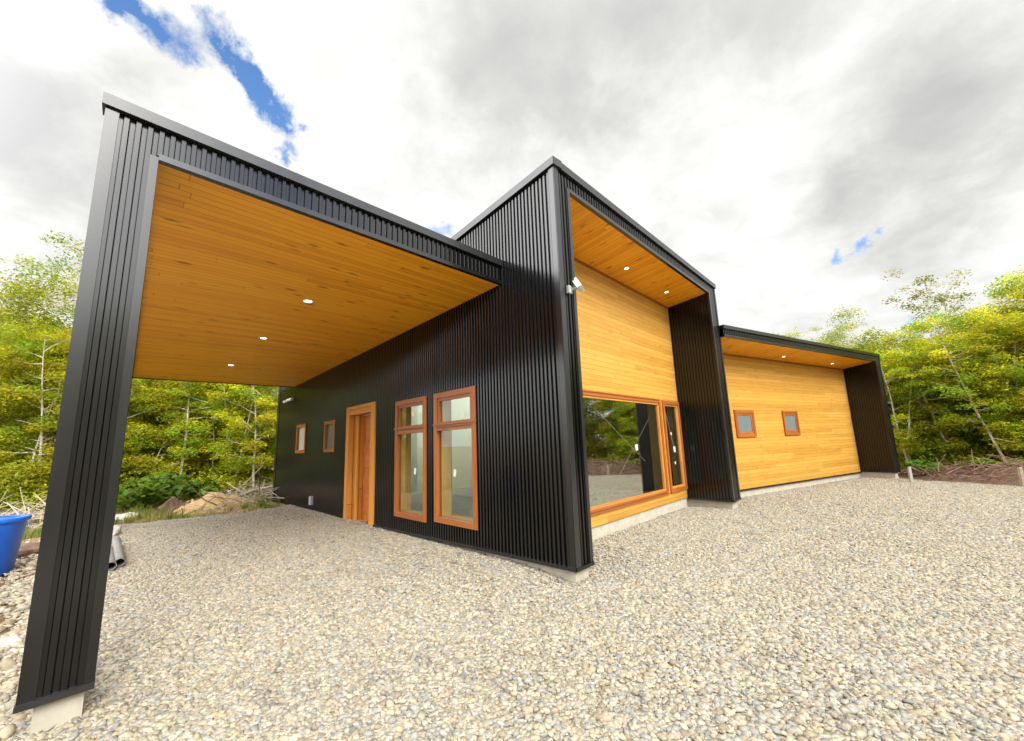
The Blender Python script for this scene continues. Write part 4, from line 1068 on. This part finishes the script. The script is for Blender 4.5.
pipe(-3.775, 5.75, 2.2, -.03, .02, 'grey plastic pipe lying on gravel behind the carport post, the right one')
pipe(-3.87, 5.55, 1.6, -.04, .0, 'grey plastic pipe end mostly hidden behind the carport post, the left one')
# stakes
def stake(px, d, h, mat, label):
    x, y = az_pt(px, d); z = float(soft_mask_earth(np.array([x]), np.array([y]))[0]); mb = MB(); mb.hexa([(-.05, -.035, -.2), (.05, -.035, -.2), (.05, .035, -.2), (-.05, .035, -.2), (-.045, -.03, h), (.045, -.03, h - .03), (.045, .03, h - .03), (-.045, .03, h)])
    o = bevel(mb.build('stake', mat), .008); o.location = (x, y, z); o.rotation_euler = (.03, .04, .5); tag(o, label, 'stake')
stake(229, 18.6, .42, 'white_plastic', 'short white stake at the wood edge behind the soil heap')
stake(899, 18.0, .5, 'grey_plastic', 'pale grey stake standing beside the end of the wing')
stake(1007, 17.6, .55, 'dead_wood', 'thin weathered stake on the gravel edge below the pale trunk')

# ------------------------------------------------------------------ sky and light
SUN_EL, SUN_AZ = 36.0, 190.0          # azimuth clockwise from +y: sun stands behind the camera, low behind thin cloud
w = bpy.data.worlds.new('World'); scn.world = w; w.use_nodes = True
nt = w.node_tree
for n in list(nt.nodes): nt.nodes.remove(n)
out = N(nt, 'ShaderNodeOutputWorld'); bg = N(nt, 'ShaderNodeBackground'); L(nt, bg.outputs[0], out.inputs[0])
sky = N(nt, 'ShaderNodeTexSky'); sky.sky_type = 'NISHITA'; sky.sun_disc = False
sky.sun_elevation = R(SUN_EL); sky.sun_rotation = R(SUN_AZ); sky.altitude = 300; sky.air_density = 1.0; sky.dust_density = .6; sky.ozone_density = 2.5
bg.inputs['Strength'].default_value = 0.10
tc = N(nt, 'ShaderNodeTexCoord'); dirn = tc.outputs['Generated']
sp_ = N(nt, 'ShaderNodeSeparateXYZ'); L(nt, dirn, sp_.inputs[0])
zc = math_n(nt, 'ADD', math_n(nt, 'MAXIMUM', sp_.outputs[2], 0.0), 0.22)
cv = N(nt, 'ShaderNodeCombineXYZ'); L(nt, math_n(nt, 'DIVIDE', sp_.outputs[0], zc), cv.inputs[0]); L(nt, math_n(nt, 'DIVIDE', sp_.outputs[1], zc), cv.inputs[1])
def cloud_noise(scale, detail, rough, dist=0.0, off=0.0):
    n = N(nt, 'ShaderNodeTexNoise', ins={'Scale': scale, 'Detail': detail, 'Roughness': rough, 'Distortion': dist})
    va = N(nt, 'ShaderNodeVectorMath', operation='ADD'); L(nt, cv.outputs[0], va.inputs[0]); va.inputs[1].default_value = (off, off * .7, off * 1.3)
    L(nt, va.outputs[0], n.inputs['Vector']); return n
n_big = cloud_noise(1.15, 7.0, .55, .25, 3.1); n_fine = cloud_noise(4.5, 8.0, .62, .3, 8.7)
def lobes(lst, vec=None):
    tot = None
    for (dx, dy, dz, rad, amp) in lst:
        vd = N(nt, 'ShaderNodeVectorMath', operation='DISTANCE'); L(nt, vec if vec is not None else dirn, vd.inputs[0]); vd.inputs[1].default_value = (dx, dy, dz)
        q = math_n(nt, 'MULTIPLY', vd.outputs['Value'], 1.0 / rad); q = math_n(nt, 'MULTIPLY', math_n(nt, 'MULTIPLY', q, q), -1.0)
        e = math_n(nt, 'MULTIPLY', math_n(nt, 'POWER', 2.71828, q), amp)
        tot = e if tot is None else math_n(nt, 'ADD', tot, e)
    return tot
# direction jittered by noise, so that the edges of the gaps are ragged
jit = N(nt, 'ShaderNodeVectorMath', operation='MULTIPLY_ADD'); 
nj = N(nt, 'ShaderNodeTexNoise', ins={'Scale': 17.0, 'Detail': 8.0, 'Roughness': .66}); L(nt, dirn, nj.inputs['Vector'])
sb = N(nt, 'ShaderNodeVectorMath', operation='SUBTRACT'); L(nt, nj.outputs['Color'], sb.inputs[0]); sb.inputs[1].default_value = (.5, .5, .5)
L(nt, sb.outputs[0], jit.inputs[0]); jit.inputs[1].default_value = (.10, .10, .10); L(nt, dirn, jit.inputs[2])
holes = lobes([(-.075, .745, .663, .030, .8), (-.064, .752, .656, .026, 1), (-.024, .758, .651, .026, .9), (.02, .763, .646, .024, .8), (.032, .725, .688, .020, .7), (.060, .738, .672, .022, .8), (.085, .747, .659, .026, .9),
               (.105, .760, .641, .026, 1), (.128, .770, .625, .030, 1), (.163, .772, .614, .026, .9), (.191, .777, .600, .018, .8), (.185, .800, .570, .015, .7), (.177, .815, .552, .016, .9), (.478, .74, .473, .030, .9),
               (.938, .126, .324, .011, .8), (.941, .09, .325, .014, 1), (.940, .061, .336, .012, .9), (.981, .047, .189, .012, .9), (.985, .01, .19, .010, .7), (.3, -.8, .52, .2, 1.0), (-.7, -.5, .5, .15, .9)], jit.outputs[0])
holes = math_n(nt, 'ADD', holes, math_n(nt, 'MULTIPLY', math_n(nt, 'SUBTRACT', n_fine.outputs[0], .5), .9))
gap = ramp(nt, holes, [(.26, (0, 0, 0)), (1.05, (1, 1, 1))])
jg = N(nt, 'ShaderNodeVectorMath', operation='MULTIPLY_ADD')
ng_ = N(nt, 'ShaderNodeTexNoise', ins={'Scale': 3.2, 'Detail': 7.0, 'Roughness': .6}); L(nt, dirn, ng_.inputs['Vector'])
sg_ = N(nt, 'ShaderNodeVectorMath', operation='SUBTRACT'); L(nt, ng_.outputs['Color'], sg_.inputs[0]); sg_.inputs[1].default_value = (.5, .5, .5)
L(nt, sg_.outputs[0], jg.inputs[0]); jg.inputs[1].default_value = (.45, .45, .45); L(nt, dirn, jg.inputs[2])
greys = lobes([(-.154, .867, .474, .14, 1.2), (-.11, .91, .401, .12, .8), (-.119, .834, .538, .11, .8), (.385, .558, .735, .13, .75), (.548, .428, .719, .15, .9), (.629, .285, .723, .12, .7), (.53, .524, .666, .08, .4), (.72, .14, .68, .09, .5), (.46, .62, .64, .08, .35),
               (.872, .007, .489, .11, .5), (.924, -.042, .38, .12, .55), (.87, -.098, .483, .12, .4), (.907, .073, .414, .06, .4), (.957, .006, .291, .07, .5), (.72, .08, .69, .10, .3)], jg.outputs[0])
dens = math_n(nt, 'ADD', math_n(nt, 'MULTIPLY', math_n(nt, 'SUBTRACT', n_big.outputs[0], .5), 1.3), math_n(nt, 'MULTIPLY', math_n(nt, 'SUBTRACT', n_fine.outputs[0], .5), 1.25))
shade = math_n(nt, 'ADD', math_n(nt, 'MULTIPLY', greys, .62), dens)
cloud = ramp(nt, math_n(nt, 'MULTIPLY_ADD', shade, .62, .38), [(0.0, (8.0, 8.0, 7.75)), (.34, (6.7, 6.7, 6.45)), (.50, (5.7, 5.7, 5.5)), (.68, (4.7, 4.7, 4.55)), (1.0, (3.6, 3.65, 3.6))])
glow = lobes([(-.72, .50, .48, .36, 52.0), (-.06, -.85, .52, .46, 48.0), (-.2, -.3, .93, .5, 14.0), (-.8, -.3, .5, .5, 6.0)])  # bright sky patches added out of view, lifting metal reflections and overall light
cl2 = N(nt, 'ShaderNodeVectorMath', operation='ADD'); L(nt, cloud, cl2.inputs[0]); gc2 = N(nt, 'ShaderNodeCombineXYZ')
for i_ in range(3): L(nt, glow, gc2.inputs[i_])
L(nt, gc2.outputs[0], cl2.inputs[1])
skyb = N(nt, 'ShaderNodeMix', data_type='RGBA', blend_type='MULTIPLY'); skyb.inputs[0].default_value = 1.0; L(nt, sky.outputs[0], skyb.inputs[6]); skyb.inputs[7].default_value = (1.15, 1.5, 1.75, 1)
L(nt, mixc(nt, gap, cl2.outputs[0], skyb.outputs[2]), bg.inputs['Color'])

sd = bpy.data.lights.new('sun', 'SUN'); sd.energy = 1.8; sd.angle = R(28); sd.color = (1.0, .95, .86)
so = bpy.data.objects.new('sun', sd); COL.objects.link(so)
sv = Vector((math.sin(R(SUN_AZ)) * math.cos(R(SUN_EL)), math.cos(R(SUN_AZ)) * math.cos(R(SUN_EL)), math.sin(R(SUN_EL))))
so.rotation_euler = sv.to_track_quat('Z', 'Y').to_euler(); so.location = sv * 60

# ------------------------------------------------------------------ render settings
vs = scn.view_settings; vs.view_transform = 'Standard'; vs.look = 'None'; vs.exposure = 0.65; vs.gamma = 1.0; vs.use_curve_mapping = False
scn.render.engine = 'CYCLES'
cy = scn.cycles; cy.max_bounces = 10; cy.diffuse_bounces = 4; cy.glossy_bounces = 4; cy.transparent_max_bounces = 12; cy.use_denoising = True
cy.sample_clamp_indirect = 8.0
